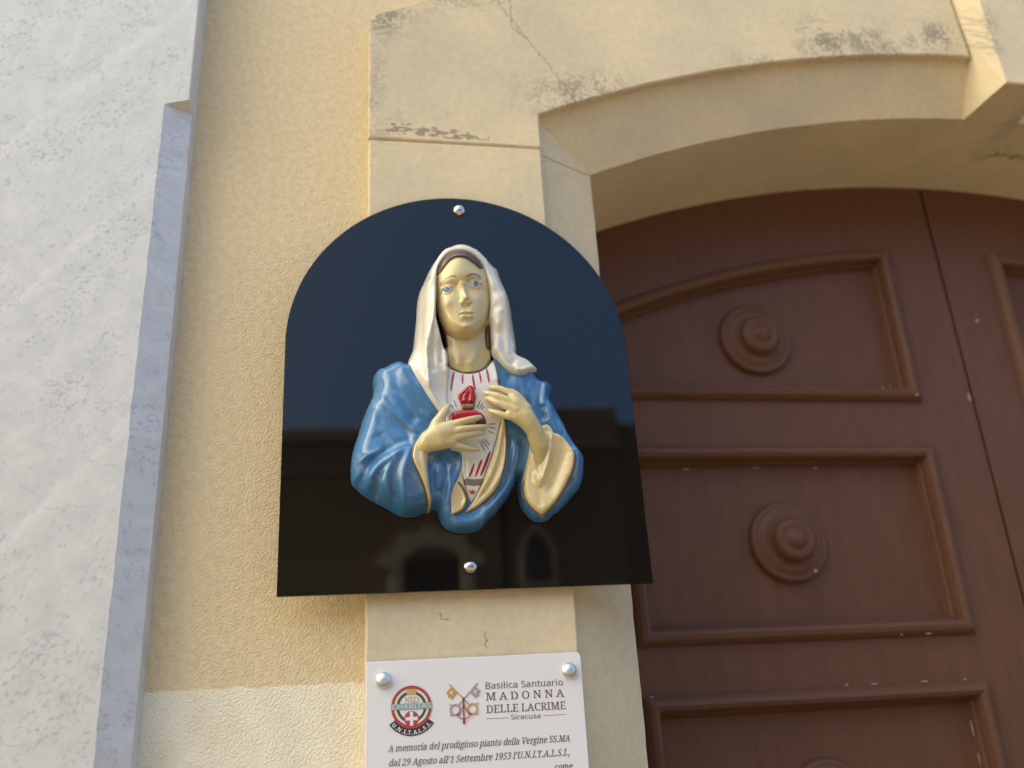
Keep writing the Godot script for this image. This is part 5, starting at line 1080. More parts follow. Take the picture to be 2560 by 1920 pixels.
# ---------------------------------------------------------------- marble facing at the left
func build_marble() -> void:
	var w := 640
	var h := 1800
	# picture over x -0.80..-0.29, y 1.30..3.20: fine grey mottling and speck clusters along a bedding that runs up to the right
	var px := PackedByteArray()
	px.resize(w * h * 3)
	var n1 := noise(22.0, 3, 91)
	var n2 := noise(70.0, 3, 92)
	var n3 := noise(330.0, 2, 93)
	var mask := noise(7.0, 3, 94)
	var speck := noise(125.0, 3, 95)
	var hair := noise(9.0, 3, 96)
	var sparse := noise(75.0, 2, 97)
	for j in h:
		var y := 3.2 - 1.9 * j / h
		for i in w:
			var x := -0.80 + 0.51 * i / w
			var u := x * 0.62 + y * 0.78
			var v := -x * 0.78 + y * 0.62
			var m := n1.get_noise_2d(x, y)
			var t := 0.806 + 0.020 * m + 0.022 * mask.get_noise_2d(u * 1.2 + 9.0, v * 3.0) + 0.018 * n2.get_noise_2d(u * 0.45, v) + 0.014 * n3.get_noise_2d(x, y)
			var c := smoothstep(-0.05, 0.40, mask.get_noise_2d(u * 0.55, v * 1.5))
			t -= 0.095 * c * smoothstep(0.15, 0.6, speck.get_noise_2d(u * 0.55, v * 0.9))
			t -= 0.055 * smoothstep(0.46, 0.70, sparse.get_noise_2d(u * 0.7, v))
			t -= 0.085 * maxf(0.0, 1.0 - absf(hair.get_noise_2d(x + 0.03 * m, y)) * 34.0) * smoothstep(-0.2, 0.3, n1.get_noise_2d(x * 0.5 + 3.0, y * 0.5))
			for s in [1.53, 1.80, 2.02]:
				var off: float = (v - s - 0.012 * m) / 0.007
				if absf(off) < 2.5:
					t += 0.028 * exp(-off * off)
			var cool := clampf((0.80 - t) * 0.10, -0.01, 0.02)
			var k := (j * w + i) * 3
			px[k] = int(255.0 * t * (1.0 - cool))
			px[k + 1] = int(255.0 * t * 0.99)
			px[k + 2] = int(255.0 * t * (0.975 + cool))
	var im := Image.create_from_data(w, h, false, Image.FORMAT_RGB8, px)
	var marble := mat(Color.WHITE, 0.45, 0.45)
	marble.albedo_texture = ImageTexture.create_from_image(im)
	var polished: StandardMaterial3D = marble.duplicate()
	polished.roughness = 0.3
	polished.metallic_specular = 0.55
	var slab := thing("marble_slab", "tall white grey-veined marble slab with a chamfered right edge", "marble slab", Vector3.ZERO)
	uv_depth = 0.9
	uv_box = Rect2(-0.80, 1.30, 0.51, 1.90)
	var st := begin()
	var zf := 0.035
	var zc := 0.008
	var xr := -0.298
	var xc := -0.340
	var stop := 2.672
	var nick := noise(16.0, 3, 98)
	# plain square edge above the stop
	quad(st, Vector3(-0.92, stop, zf), Vector3(xr - 0.002, stop, zf), Vector3(xr - 0.002, 3.6, zf), Vector3(-0.92, 3.6, zf), Vector3.BACK)
	quad(st, Vector3(xr - 0.002, stop, zf), Vector3(xr, stop, zf - 0.002), Vector3(xr, 3.6, zf - 0.002), Vector3(xr - 0.002, 3.6, zf), Vector3(1, 0, 1))
	quad(st, Vector3(xr, stop, zf - 0.002), Vector3(xr, stop, -0.05), Vector3(xr, 3.6, -0.05), Vector3(xr, 3.6, zf - 0.002), Vector3.RIGHT)
	# chamfer below, its arris slightly nicked, and the sloping stop at its head
	var rows := 90
	var st2 := begin()
	for k in rows:
		var p := []
		for q in [k, k + 1]:
			var y := lerpf(0.0 if q == 0 else 1.30, stop - 0.012, maxf(0.0, q - 1) / (rows - 1)) if q > 0 else 0.0
			var e := 0.0014 * nick.get_noise_1d(y) + 0.0008 * nick.get_noise_1d(y * 5.0 + 40.0)
			p.append([Vector3(-0.92, y, zf), Vector3(xc + e, y, zf), Vector3(xr, y, zc + e), Vector3(xr, y, -0.05)])
		quad(st, p[0][0], p[0][1], p[1][1], p[1][0], Vector3.BACK)
		quad(st2, p[0][1], p[0][2], p[1][2], p[1][1], Vector3(1, 0, 1))
		quad(st, p[0][2], p[0][3], p[1][3], p[1][2], Vector3.RIGHT)
	var y1 := stop - 0.012
	quad(st, Vector3(-0.92, y1, zf), Vector3(xc, y1, zf), Vector3(xc, stop, zf), Vector3(-0.92, stop, zf), Vector3.BACK)
	tri(st, Vector3(xc, y1, zf), Vector3(xr, y1, zc), Vector3(xr - 0.002, stop, zf), Vector3(0.3, -1, 0.6))
	tri(st, Vector3(xc, y1, zf), Vector3(xr - 0.002, stop, zf), Vector3(xc, stop, zf), Vector3.BACK)
	tri(st, Vector3(xr, y1, zc), Vector3(xr, stop, zf - 0.002), Vector3(xr - 0.002, stop, zf), Vector3(1, 0, 0.2))
	quad(st, Vector3(xr, y1, zc), Vector3(xr, y1, -0.05), Vector3(xr, stop, -0.05), Vector3(xr, stop, zf - 0.002), Vector3.RIGHT)
	quad(st, Vector3(-0.92, 0, zf), Vector3(-0.92, 0, -0.05), Vector3(-0.92, 3.6, -0.05), Vector3(-0.92, 3.6, zf), Vector3.LEFT)
	quad(st, Vector3(-0.92, 3.6, zf), Vector3(-0.92, 3.6, -0.05), Vector3(xr, 3.6, -0.05), Vector3(xr, 3.6, zf), Vector3.UP)
	put(done(st), "face", marble, slab)
	put(done(st2), "chamfer", polished, slab)

# ---------------------------------------------------------------- door
const DOOR_Z := -0.355

func panel_loop(y0: float, y1: float, d: float, mirrored: bool) -> PackedVector2Array:
	# outline of a door panel drawn in by d; y1 < 0: its head follows the arch
	var xa := 0.548 + d
	var xb := 1.274 - d
	var loop := PackedVector2Array([Vector2(xa, y0 + d), Vector2(xb, y0 + d)])
	if y1 < 0.0:
		var r := 2.155 - d
		for k in 25:
			var x := lerpf(xb, xa, k / 24.0)
			loop.append(Vector2(x, 0.5 + sqrt(r * r - (x - ARCH_X) * (x - ARCH_X))))
	else:
		loop.append(Vector2(xb, y1 - d))
		loop.append(Vector2(xa, y1 - d))
	if mirrored:
		for k in loop.size():
			loop[k].x = 2.0 * ARCH_X - loop[k].x
		loop.reverse()
	return loop

func moulding(y0: float, y1: float, mirrored: bool, parent: Node) -> void:
	# a rounded bead planted round a panel, mitred at the corners
	var prof := [[-0.006, 0.0], [-0.001, 0.010], [0.006, 0.018], [0.015, 0.021], [0.023, 0.016], [0.027, 0.006], [0.0295, -0.006], [0.032, -0.009], [0.038, -0.024]]
	var rings := []
	for p in prof:
		rings.append(panel_loop(y0, y1, p[0], mirrored))
	var n: int = rings[0].size()
	var st := begin()
	for k in prof.size() - 1:
		for i in n:
			var j := (i + 1) % n
			var dx: float = prof[k + 1][0] - prof[k][0]
			var dz: float = prof[k + 1][1] - prof[k][1]
			var inward: Vector2 = (rings[k + 1][i] + rings[k + 1][j] - rings[k][i] - rings[k][j]).normalized()
			var facing := v3(inward * -dz, dx)
			quad(st, v3(rings[k][i], DOOR_Z + prof[k][1]), v3(rings[k][j], DOOR_Z + prof[k][1]), v3(rings[k + 1][j], DOOR_Z + prof[k + 1][1]), v3(rings[k + 1][i], DOOR_Z + prof[k + 1][1]), facing)
	put(done(st), "moulding", M.door, parent)

func build_door() -> void:
	var paint_mat := mat(Color.WHITE, 0.52, 0.36)
	paint_mat.albedo_texture = noise_texture(0.012, 5, 101, 512, two_tone(Color(0.370, 0.247, 0.182), Color(0.408, 0.276, 0.206)))
	paint_mat.uv1_triplanar = true
	paint_mat.uv1_world_triplanar = true
	paint_mat.uv1_scale = Vector3(1.0 / 0.22, 1.0 / 1.3, 1.0 / 0.4)
	paint_mat.heightmap_enabled = true
	paint_mat.heightmap_texture = noise_texture(0.03, 3, 102)
	paint_mat.heightmap_scale = 0.035
	M.door = paint_mat
	M.chip = mat(lin(0.36, 0.31, 0.27), 0.8)
	var door := thing("church_door", "brown painted double door with raised round bosses under the stone arch", "door", Vector3.ZERO)
	for mirrored in [false, true]:
		var leaf := Node3D.new()
		add(leaf, "leaf", door)
		var heads := [[2.262, -1.0], [1.745, 2.148], [1.20, 1.645]]
		# frame: stiles and rails as the board with the panel openings left out
		var st := begin()
		var x0 := 0.44
		var x1 := ARCH_X - 0.0035
		var span := func(xa: float, xb: float, ya: float, yb: float) -> void:
			if mirrored:
				var t := xa
				xa = 2.0 * ARCH_X - xb
				xb = 2.0 * ARCH_X - t
			box(st, Vector3(xa, ya, DOOR_Z - 0.035), Vector3(xb, yb, DOOR_Z))
		span.call(x0, 0.548, 0.02, 2.9)
		span.call(1.274, x1, 0.02, 2.9)
		span.call(0.548, 1.274, 0.02, 1.20)
		span.call(0.548, 1.274, 1.645, 1.745)
		span.call(0.548, 1.274, 2.148, 2.262)
		for k in 24:
			var xa := lerpf(0.548, 1.274, k / 24.0)
			var xb := lerpf(0.548, 1.274, (k + 1) / 24.0)
			var ya := 0.5 + sqrt(2.155 * 2.155 - (xa - ARCH_X) * (xa - ARCH_X))
			var yb := 0.5 + sqrt(2.155 * 2.155 - (xb - ARCH_X) * (xb - ARCH_X))
			var c := [Vector3(xa, ya, DOOR_Z), Vector3(xb, yb, DOOR_Z), Vector3(xb, 2.9, DOOR_Z), Vector3(xa, 2.9, DOOR_Z)]
			for q in 4:
				c[q] = flip(c[q], mirrored)
			quad(st, c[0], c[1], c[2], c[3], Vector3.BACK)
		put(done(st), "frame", M.door, leaf)
		for k in 3:
			moulding(heads[k][0], heads[k][1], mirrored, leaf)
			st = begin()
			prism(st, panel_loop(heads[k][0], heads[k][1], 0.034, mirrored), DOOR_Z - 0.034, DOOR_Z - 0.0225)
			put(done(st), "panel", M.door, leaf)
			var cy: float = [2.415, 1.945, 1.435][k]
			var boss := MeshInstance3D.new()
			st = begin(true)
			lathe(st, [[0.0865, -0.002], [0.0865, 0.0084], [0.083, 0.0144], [0.077, 0.0162], [0.074, 0.0144], [0.071, 0.0162], [0.064, 0.0216], [0.055, 0.024], [0.05, 0.0216], [0.0475, 0.0252], [0.045, 0.0372], [0.039, 0.0444], [0.031, 0.0462], [0.025, 0.0432], [0.022, 0.0438], [0.018, 0.0504], [0.01, 0.0552], [0.0, 0.0564]], 44)
			boss = put(done(st), "boss", M.door, leaf)
			boss.position = Vector3(2.0 * ARCH_X - 0.905 if mirrored else 0.905, cy, DOOR_Z - 0.0225)
	# flakes of lost paint along mouldings and edges: [x, y, width, height, height over the door face]
	var flakes := [[1.262, 2.352, 0.0029, 0.0144, -0.022], [1.205, 2.3, 0.0065, 0.0065, -0.0222], [1.226, 2.305, 0.0043, 0.0043, -0.0222], [1.258, 2.268, 0.0072, 0.005, 0.021], [1.478, 2.47, 0.0086, 0.0094, 0.0006], [1.405, 2.272, 0.0058, 0.0288, 0.0006], [0.94, 1.878, 0.0086, 0.0065, 0.012], [0.7, 2.108, 0.0216, 0.0029, -0.0222], [0.86, 2.11, 0.0288, 0.0029, -0.0222], [1.0, 2.108, 0.0144, 0.0029, -0.0222], [1.1, 1.744, 0.0072, 0.0022, 0.0195], [1.16, 1.744, 0.0144, 0.0022, 0.0195], [0.96, 1.652, 0.0086, 0.0029, 0.0195], [1.02, 1.652, 0.0144, 0.0029, 0.0195], [1.13, 1.652, 0.0187, 0.0029, 0.0195], [1.22, 1.652, 0.0086, 0.0029, 0.0195], [0.56, 1.648, 0.0086, 0.0029, 0.012], [1.238, 1.56, 0.0029, 0.036, -0.018], [1.239, 1.5, 0.0029, 0.0288, -0.018]]
	var r := RandomNumberGenerator.new()
	r.seed = 77
	for fl in flakes:
		var poly := PackedVector2Array()
		for k in 9:
			var a := TAU * k / 9.0
			var q := r.randf_range(0.65, 1.1)
			poly.append(Vector2(fl[0] + cos(a) * fl[2] * 0.5 * q, fl[1] + sin(a) * fl[3] * 0.5 * q))
		var st2 := begin()
		prism(st2, poly, DOOR_Z + fl[4] - 0.0015, DOOR_Z + fl[4] + 0.0006)
		put(done(st2), "paint_chip", M.chip, door)

# ---------------------------------------------------------------- plaque, bust, sign
func dome(radius: float, height: float) -> SurfaceTool:
	var st := begin(true)
	var prof := [[radius * 0.92, -0.004], [radius, 0.0]]
	for k in range(1, 13):
		var a := PI / 2.0 * k / 12.0
		prof.append([radius * cos(a) if k < 12 else 0.0, height * sin(a)])
	lathe(st, prof, 36)
	return done(st)

func build_plaque() -> void:
	var gloss := mat(lin(0.0035, 0.0035, 0.004), 0.03, 0.5)
	var chrome := mat(lin(0.62, 0.58, 0.52), 0.16, 0.5, 1.0)
	M.chrome = chrome
	# sheet acrylic is never quite flat
	gloss.heightmap_enabled = true
	gloss.heightmap_texture = noise_texture(0.006, 2, 121, 256)
	gloss.heightmap_scale = 0.012
	gloss.uv1_triplanar = true
	gloss.uv1_scale = Vector3.ONE / 0.7
	var plaque := thing("arched_plaque", "glossy black round-topped plaque behind the painted bust", "plaque", Vector3(0.1754, 1.8053, 0.014))
	plaque.rotation.z = deg_to_rad(0.45)
	var poly := PackedVector2Array([Vector2(-0.289, 0.0), Vector2(0.289, 0.0)])
	for k in 65:
		var a := PI * k / 64.0
		poly.append(Vector2(0.289 * cos(a), 0.4078 + 0.289 * sin(a)))
	var st := begin()
	prism(st, poly, 0.0, 0.008, 0.0008, true)
	put(done(st), "plate", gloss, plaque)
	for p in [Vector2(0.0065, 0.6705), Vector2(-0.0008, 0.0345)]:
		var cap := put(dome(0.0108, 0.0085), "screw_cap", chrome, plaque)
		cap.position = v3(p, 0.0085)
		st = begin(true)
		lathe(st, [[0.008, -0.0138], [0.008, 0.0]], 20)
		var spacer := put(done(st), "spacer", chrome, plaque)
		spacer.position = v3(p, 0.0)

func enamel(rough := 0.2) -> StandardMaterial3D:
	var m := mat(Color.WHITE, rough, 0.5)
	m.vertex_color_use_as_albedo = true
	m.clearcoat_enabled = true
	m.clearcoat = 0.25
	m.clearcoat_roughness = 0.04
	return m

func build_bust() -> void:
	var bust := thing("relief_bust", "painted relief bust of a veiled woman in a blue mantle with hands at her heart", "statue", Vector3(0.1745, 1.80, 0.022))
	var gloss := enamel(0.2)
	var skin := Color(0.57, 0.45, 0.215)
	var white := Color(0.68, 0.63, 0.52)
	var cloth := Color(0.70, 0.66, 0.60)
	var blue := Color(0.058, 0.176, 0.352)
	var cream := Color(0.68, 0.54, 0.28)
	var brown := Color(0.085, 0.042, 0.024)
	var red := Color(0.42, 0.012, 0.018)
	var rose_red := Color(0.36, 0.014, 0.05)
	var grey := Color(0.17, 0.145, 0.10)
	var bronze := Color(0.20, 0.135, 0.065)
	var f := relief("mantle", 1.5, blue, 0.10)
	# airbrushed paler streaks that follow the hang of the cloth
	var streak := noise(0.05, 3, 17)
	for k in f.state.size():
		if f.state[k]:
			var sx := f.px[k] * (0.55 if f.px[k] < 0.0 else 1.0) + f.py[k] * (0.35 if f.px[k] < 0.0 else -0.1)
			var sy := (f.py[k] - f.px[k]) * 0.22
			f.tone[k] = f.tone[k].lerp(Color(0.20, 0.31, 0.43), 0.55 * smoothstep(0.12, 0.55, streak.get_noise_2d(sx, sy)))
	field_mesh(f, "mantle", gloss, bust)
	var neck := relief("neck", 1.0, skin)
	f = relief("face", 0.65, skin)
	for k in 2:
		# eyes: white, iris, pupil, lashes; brows
		var e: Array = FACE.eye[k]
		var poly := PackedVector2Array()
		for q in range(0, e.size(), 2):
			poly.append(Vector2(e[q], e[q + 1]))
		var c := Vector2(FACE.iris[k][0], FACE.iris[k][1])
		for q in f.state.size():
			if f.state[q] == 0 or absf(f.px[q] - c.x) > 14.0 or absf(f.py[q] - c.y) > 12.0:
				continue
			var p := Vector2(f.px[q], f.py[q])
			if Geometry2D.is_point_in_polygon(p, poly):
				var t := Color(0.60, 0.58, 0.53)
				var d := p.distance_to(c)
				if d < 4.9:
					t = Color(0.06, 0.25, 0.47)
				if d < 4.9 and d > 4.1:
					t = Color(0.03, 0.12, 0.26)
				if p.distance_to(c + Vector2(0.2, 0.9)) < 2.1:
					t = Color(0.01, 0.01, 0.015)
				elif p.distance_to(c + Vector2(0.2, 0.5)) < 2.9:
					t = Color(0.35, 0.52, 0.66)
				f.tone[q] = t
		paint(f, FACE.lash[k], 0.95, Color(0.03, 0.022, 0.018), false)
		paint(f, FACE.brow[k], 1.2, Color(0.06, 0.03, 0.016))
	paint(f, FACE.lips[0], 2.4, Color(0.66, 0.47, 0.27), true, 1.2)
	# face and neck are one piece
	var head := field_mesh(f, "head", gloss, bust)
	var throat := field_mesh(neck, "throat", gloss, bust)
	var both := SurfaceTool.new()
	both.begin(Mesh.PRIMITIVE_TRIANGLES)
	both.append_from(head.mesh, 0, Transform3D.IDENTITY)
	both.append_from(throat.mesh, 0, Transform3D.IDENTITY)
	head.mesh = both.commit()
	bust.remove_child(throat)
	throat.free()
	for n in [["fringe", 1.0], ["lock_a", 1.0], ["lock_b", 1.0]]:
		field_mesh(relief(n[0], n[1], brown, 0.35), "hair", gloss, bust)
	f = relief("tunic", 0.9, cloth)
	for p in PAINT.tunic_red:
		paint(f, p[1], p[0], rose_red if p[1][1] > 200.0 else red)
	for p in PAINT.tunic_grey:
		paint(f, p[1], p[0], grey)
	for p in PAINT.belt:
		paint(f, p[1], p[0], Color(0.19, 0.16, 0.12), false)
	field_mesh(f, "tunic", gloss, bust)
	field_mesh(relief("veil", 1.2, white), "veil", gloss, bust)
	field_mesh(relief("lining_right", 1.0, cream), "mantle_lining", gloss, bust)
	field_mesh(relief("lining_left", 1.0, cream), "mantle_lining", gloss, bust)
	field_mesh(relief("cuff_left", 1.0, cream), "sleeve_lining", gloss, bust)
	field_mesh(relief("cuff_right", 1.2, cream), "sleeve_lining", gloss, bust)
	f = relief("heart", 0.9, red, 0.12)
	var crown := noise(0.35, 3, 15)
	for k in f.state.size():
		if f.state[k] and f.py[k] < 258.5 + 1.2 * crown.get_noise_2d(f.px[k] * 3.0, f.py[k] * 3.0) and f.px[k] < 8.0:
			var v := 0.5 + 0.5 * crown.get_noise_2d(f.px[k] * 2.0, f.py[k] * 2.0)
			f.tone[k] = Color(0.10, 0.06, 0.03).lerp(Color(0.42, 0.36, 0.26), v)
			f.h[k] += 1.2
	var heart := field_mesh(f, "heart", gloss, bust)
	field_mesh(relief("rose", 0.8, Color(0.05, 0.03, 0.022), 0.4), "rose", gloss, heart)
	var fl := field_mesh(relief("flame", 0.7, red, 0.15), "flame", gloss, heart)
	fl.set_meta("label", "small red flame rising from the heart")
	field_mesh(relief("flame_base", 0.8, bronze, 0.3), "flame_base", gloss, heart)
	var gold := mat(lin(0.24, 0.175, 0.105), 0.4, 0.5)
	gold.albedo_texture = noise_texture(0.05, 3, 111, 256, two_tone(Color(0.55, 0.50, 0.44), Color(1.0, 0.95, 0.85)))
	gold.uv1_triplanar = true
	gold.uv1_scale = Vector3.ONE / 0.03
	for k in TRIM:
		var on: Field = fields[TRIM[k][0]]
		var base: Field = fields["mantle"]
		var l: Array = TRIM[k][1]
		var pts := []
		for q in range(0, l.size(), 2):
			var h := maxf(on.at(l[q], l[q + 1], -9.0), base.at(l[q], l[q + 1], 30.0))
			pts.append(Vector3(l[q], l[q + 1], h + 0.25) * 0.001)
		# level out small steps
		for pass_ in 2:
			for q in range(1, pts.size() - 1):
				pts[q].z = maxf(pts[q].z, (pts[q - 1].z + pts[q + 1].z) / 2.0)
		var st := begin(true)
		tube(st, pts, 0.0026 if k == "cuff_b" else 0.0020, 8, 0.45)
		put(done(st), "trim", gold, bust)
	var hand_mat := mat(lin(skin.r, skin.g, skin.b), 0.24, 0.5)
	hand_mat.clearcoat_enabled = true
	hand_mat.clearcoat = 0.35
	hand_mat.clearcoat_roughness = 0.1
	for k in HANDS:
		var mesh := flesh(HANDS[k], 1.5)
		array_mesh(mesh[0], mesh[1], PackedColorArray(), "hand", hand_mat, bust)

func letters(text: String, at: Vector2, width: float, cap: float, m: Material, parent: Node, z: float, slant := 0.0, face := "Droid Serif", weight := 400, called := "lettering", turn := 0.0) -> MeshInstance3D:
	# at: left end of the base line; width: over all; cap: height of a capital
	var font := SystemFont.new()
	font.font_names = PackedStringArray([face])
	font.font_weight = weight
	var tm := TextMesh.new()
	tm.text = text
	tm.font = font
	tm.font_size = 48
	tm.pixel_size = 0.01
	tm.depth = 0.01
	tm.curve_step = 1.0
	tm.horizontal_alignment = HORIZONTAL_ALIGNMENT_LEFT
	tm.vertical_alignment = VERTICAL_ALIGNMENT_TOP
	var ref := TextMesh.new()
	ref.text = "H"
	ref.font = font
	ref.font_size = 48
	ref.pixel_size = 0.01
	ref.depth = 0.01
	ref.horizontal_alignment = HORIZONTAL_ALIGNMENT_LEFT
	ref.vertical_alignment = VERTICAL_ALIGNMENT_TOP
	var box_h := ref.get_aabb()
	var box_t := tm.get_aabb()
	var sy := cap / box_h.size.y
	var sx := width / box_t.size.x if width > 0.0 else sy
	var o := MeshInstance3D.new()
	o.mesh = tm
	o.material_override = m
	add(o, called, parent)
	var b := Basis(Vector3(sx, 0, 0), Vector3(slant * sy, sy, 0), Vector3(0, 0, 0.02))
	b = Basis(Vector3.BACK, turn) * b
	o.transform = Transform3D(b, v3(at, z) - b * Vector3(box_t.position.x, box_h.position.y, box_t.position.z + box_t.size.z))
	return o

func flat_ring(cx: float, cy: float, r0: float, r1: float, z: float, m: Material, parent: Node, called: String, a0 := 0.0, a1 := TAU, n := 48) -> MeshInstance3D:
	var st := begin()
	for k in n:
		var a := lerpf(a0, a1, float(k) / n)
		var b := lerpf(a0, a1, float(k + 1) / n)
		var p := []
		for w in [[r0, a], [r1, a], [r1, b], [r0, b]]:
			p.append(Vector3(cx + w[0] * cos(w[1]), cy + w[0] * sin(w[1]), z))
		quad(st, p[0], p[1], p[2], p[3], Vector3.BACK)
		var d := Vector3(0, 0, 0.0003)
		quad(st, p[1], p[2], p[2] - d, p[1] - d, Vector3(cos(a), sin(a), 0))
	return put(done(st), called, m, parent)

func flat_shape(pts: Array, z: float, m: Material, parent: Node, called: String) -> MeshInstance3D:
	var poly := PackedVector2Array()
	for k in range(0, pts.size(), 2):
		poly.append(Vector2(pts[k], pts[k + 1]) * 0.001)
	var st := begin()
	prism(st, poly, z - 0.0002, z)
	return put(done(st), called, m, parent)

func bar(a: Vector2, b: Vector2, w: float, z: float, m: Material, parent: Node, called: String) -> void:
	var n := (b - a).orthogonal().normalized() * w / 2.0
	flat_shape([a.x + n.x, a.y + n.y, b.x + n.x, b.y + n.y, b.x - n.x, b.y - n.y, a.x - n.x, a.y - n.y], z, m, parent, called)

func build_sign() -> void:
	# origin: middle of the top edge; millimetres in the lists
	var sign_ := thing("memorial_sign", "white acrylic memorial sign with emblems and Italian text below the plaque", "sign", Vector3(0.1795, 1.708, 0.0))
	var board := mat(lin(0.76, 0.735, 0.745), 0.10, 0.5)
	var st := begin()
	var poly := PackedVector2Array([Vector2(-0.1625, -0.420), Vector2(0.1605, -0.420), Vector2(0.1605, -0.006), Vector2(0.1585, -0.001), Vector2(0.154, 0.0005), Vector2(-0.1625, -0.0015)])
	prism(st, poly, 0.004, 0.012, 0.0008, true)
	put(done(st), "board", board, sign_)
	var satin := mat(lin(0.74, 0.74, 0.74), 0.45, 0.5, 1.0)
	for p in [Vector2(-0.1375, -0.0275), Vector2(0.1405, -0.0255), Vector2(-0.1375, -0.39), Vector2(0.1405, -0.39)]:
		var cap := put(dome(0.0120, 0.0105), "screw_cap", satin, sign_)
		cap.position = v3(p, 0.0125)
	var ink := mat(lin(0.045, 0.040, 0.042), 0.5)
	var grey := mat(lin(0.13, 0.12, 0.125), 0.5)
	var wine := mat(lin(0.11, 0.035, 0.045), 0.5)
	var Z := 0.0124
	letters("Basilica Santuario", Vector2(0.0126, -0.0467), 0.1172, 0.0092, grey, sign_, Z, 0.0, "Droid Sans")
	letters("M A D O N N A", Vector2(0.0124, -0.0628), 0.1180, 0.0110, wine, sign_, Z)
	letters("DELLE LACRIME", Vector2(0.0124, -0.0802), 0.1190, 0.0108, wine, sign_, Z)
	letters("Siracusa", Vector2(0.0485, -0.0909), 0.0438, 0.0068, grey, sign_, Z, 0.0, "Droid Sans")
	flat_shape([11.2, -87.7, 45.1, -87.7, 45.1, -88.2, 11.2, -88.2], Z, grey, sign_, "rule")
	flat_shape([97.3, -87.3, 131.5, -87.3, 131.5, -87.8, 97.3, -87.8], Z, grey, sign_, "rule")
	letters("A memoria del prodigioso pianto della Vergine SS.MA", Vector2(-0.1311, -0.1252), 0.2650, 0.0092, ink, sign_, Z, 0.24)
	letters("dal 29 Agosto all’1 Settembre 1953 l’U.N.I.T.A.L.S.I.,", Vector2(-0.1300, -0.1442), 0.2620, 0.0092, ink, sign_, Z, 0.24)
	letters("come", Vector2(0.1085, -0.1628), 0.0262, 0.0092, ink, sign_, Z, 0.24)
	# round emblem
	var emblem := Node3D.new()
	add(emblem, "round_emblem", sign_)
	var e_red := mat(lin(0.42, 0.055, 0.05), 0.5)
	var e_white := mat(lin(0.70, 0.66, 0.58), 0.5)
	var e_green := mat(lin(0.05, 0.085, 0.05), 0.5)
	var e_gold := mat(lin(0.52, 0.36, 0.11), 0.5)
	var e_blue := mat(lin(0.22, 0.36, 0.38), 0.5)
	var e_black := mat(lin(0.035, 0.033, 0.045), 0.5)
	var cx := -0.0970
	var cy := -0.0664
	flat_ring(cx, cy, 0.0, 0.0180, Z, board, emblem, "disc")
	flat_ring(cx, cy, 0.0178, 0.0220, Z + 0.0002, e_green, emblem, "green_ring")
	flat_ring(cx, cy, 0.0218, 0.0252, Z + 0.0003, e_white, emblem, "white_ring")
	flat_ring(cx, cy, 0.0250, 0.0294, Z + 0.0004, e_red, emblem, "red_ring")
	flat_ring(cx, cy + 0.0003, 0.0296, 0.0397, Z + 0.0002, e_black, emblem, "scroll", deg_to_rad(216), deg_to_rad(324))
	flat_ring(-0.0971, -0.0824, 0.0, 0.0106, Z + 0.0006, e_red, emblem, "red_disc")
	flat_shape([-99.3, -72.8, -94.9, -72.8, -94.9, -92.0, -99.3, -92.0], Z + 0.0008, board, emblem, "cross")
	flat_shape([-105.8, -80.1, -99.3, -80.1, -99.3, -84.7, -105.8, -84.7], Z + 0.0008, board, emblem, "cross")
	flat_shape([-94.9, -80.1, -88.2, -80.1, -88.2, -84.7, -94.9, -84.7], Z + 0.0008, board, emblem, "cross")
	flat_shape([-126.2, -61.6, -67.8, -61.6, -67.8, -69.9, -126.2, -69.9], Z + 0.0008, e_blue, emblem, "banner")
	letters("CHARITAS", Vector2(-0.1250, -0.0692), 0.0560, 0.0070, e_white, emblem, Z + 0.0012, 0.0, "Droid Sans")
	letters("N", Vector2(-0.1068, -0.0607), 0.0075, 0.0082, e_gold, emblem, Z + 0.0005)
	letters("L", Vector2(-0.0990, -0.0607), 0.0070, 0.0082, e_gold, emblem, Z + 0.0006)
	letters("D", Vector2(-0.0945, -0.0607), 0.0085, 0.0082, e_gold, emblem, Z + 0.0007)
	flat_shape([-103.8, -49.0, -97.0, -50.0, -90.2, -49.0, -89.0, -43.5, -92.5, -42.2, -93.5, -41.0, -94.5, -42.2, -96.0, -42.0, -97.0, -40.4, -98.0, -42.0, -99.5, -42.2, -100.5, -41.0, -101.5, -42.2, -105.0, -43.5], Z + 0.0008, e_gold, emblem, "crown")
	var word := "U.N.I.T.A.L.S.I."
	var turns := [-46.0, -38.0, -31.0, -21.5, -15.5, -11.0, -5.5, 1.0, 7.0, 14.0, 20.0, 26.0, 31.5, 38.5, 43.5, 47.5]
	for k in word.length():
		var a := deg_to_rad(-90.0 + turns[k] * 1.02)
		var d := Vector2(cos(a), sin(a))
		var wide := 0.0 if word[k] != "." else 0.0
		letters(word[k], Vector2(cx, cy) + d * 0.0376 + Vector2(-d.y, d.x) * (-0.0019 if word[k] != "." else -0.0006), wide, 0.0057, board, emblem, Z + 0.0006, 0.0, "Droid Sans", 700, "lettering", a + PI / 2.0)
	# crossed keys
	var keys := Node3D.new()
	add(keys, "crossed_keys", sign_)
	var k_gold := mat(lin(0.50, 0.30, 0.09), 0.5)
	var k_grey := mat(lin(0.36, 0.29, 0.31), 0.5)
	var k_red := mat(lin(0.33, 0.035, 0.05), 0.5)
	bar(Vector2(-41.4, -37.8), Vector2(-12.5, -67.5), 2.0, Z, k_gold, keys, "shaft")
	bar(Vector2(0.8, -37.7), Vector2(-28.5, -67.5), 2.0, Z + 0.0002, k_grey, keys, "shaft")
	flat_shape([-38.4, -41.6, -29.6, -50.2, -37.8, -59.6, -41.0, -56.0, -42.0, -57.0, -44.0, -54.5, -43.2, -53.0, -46.2, -49.4], Z + 0.0001, k_gold, keys, "bit")
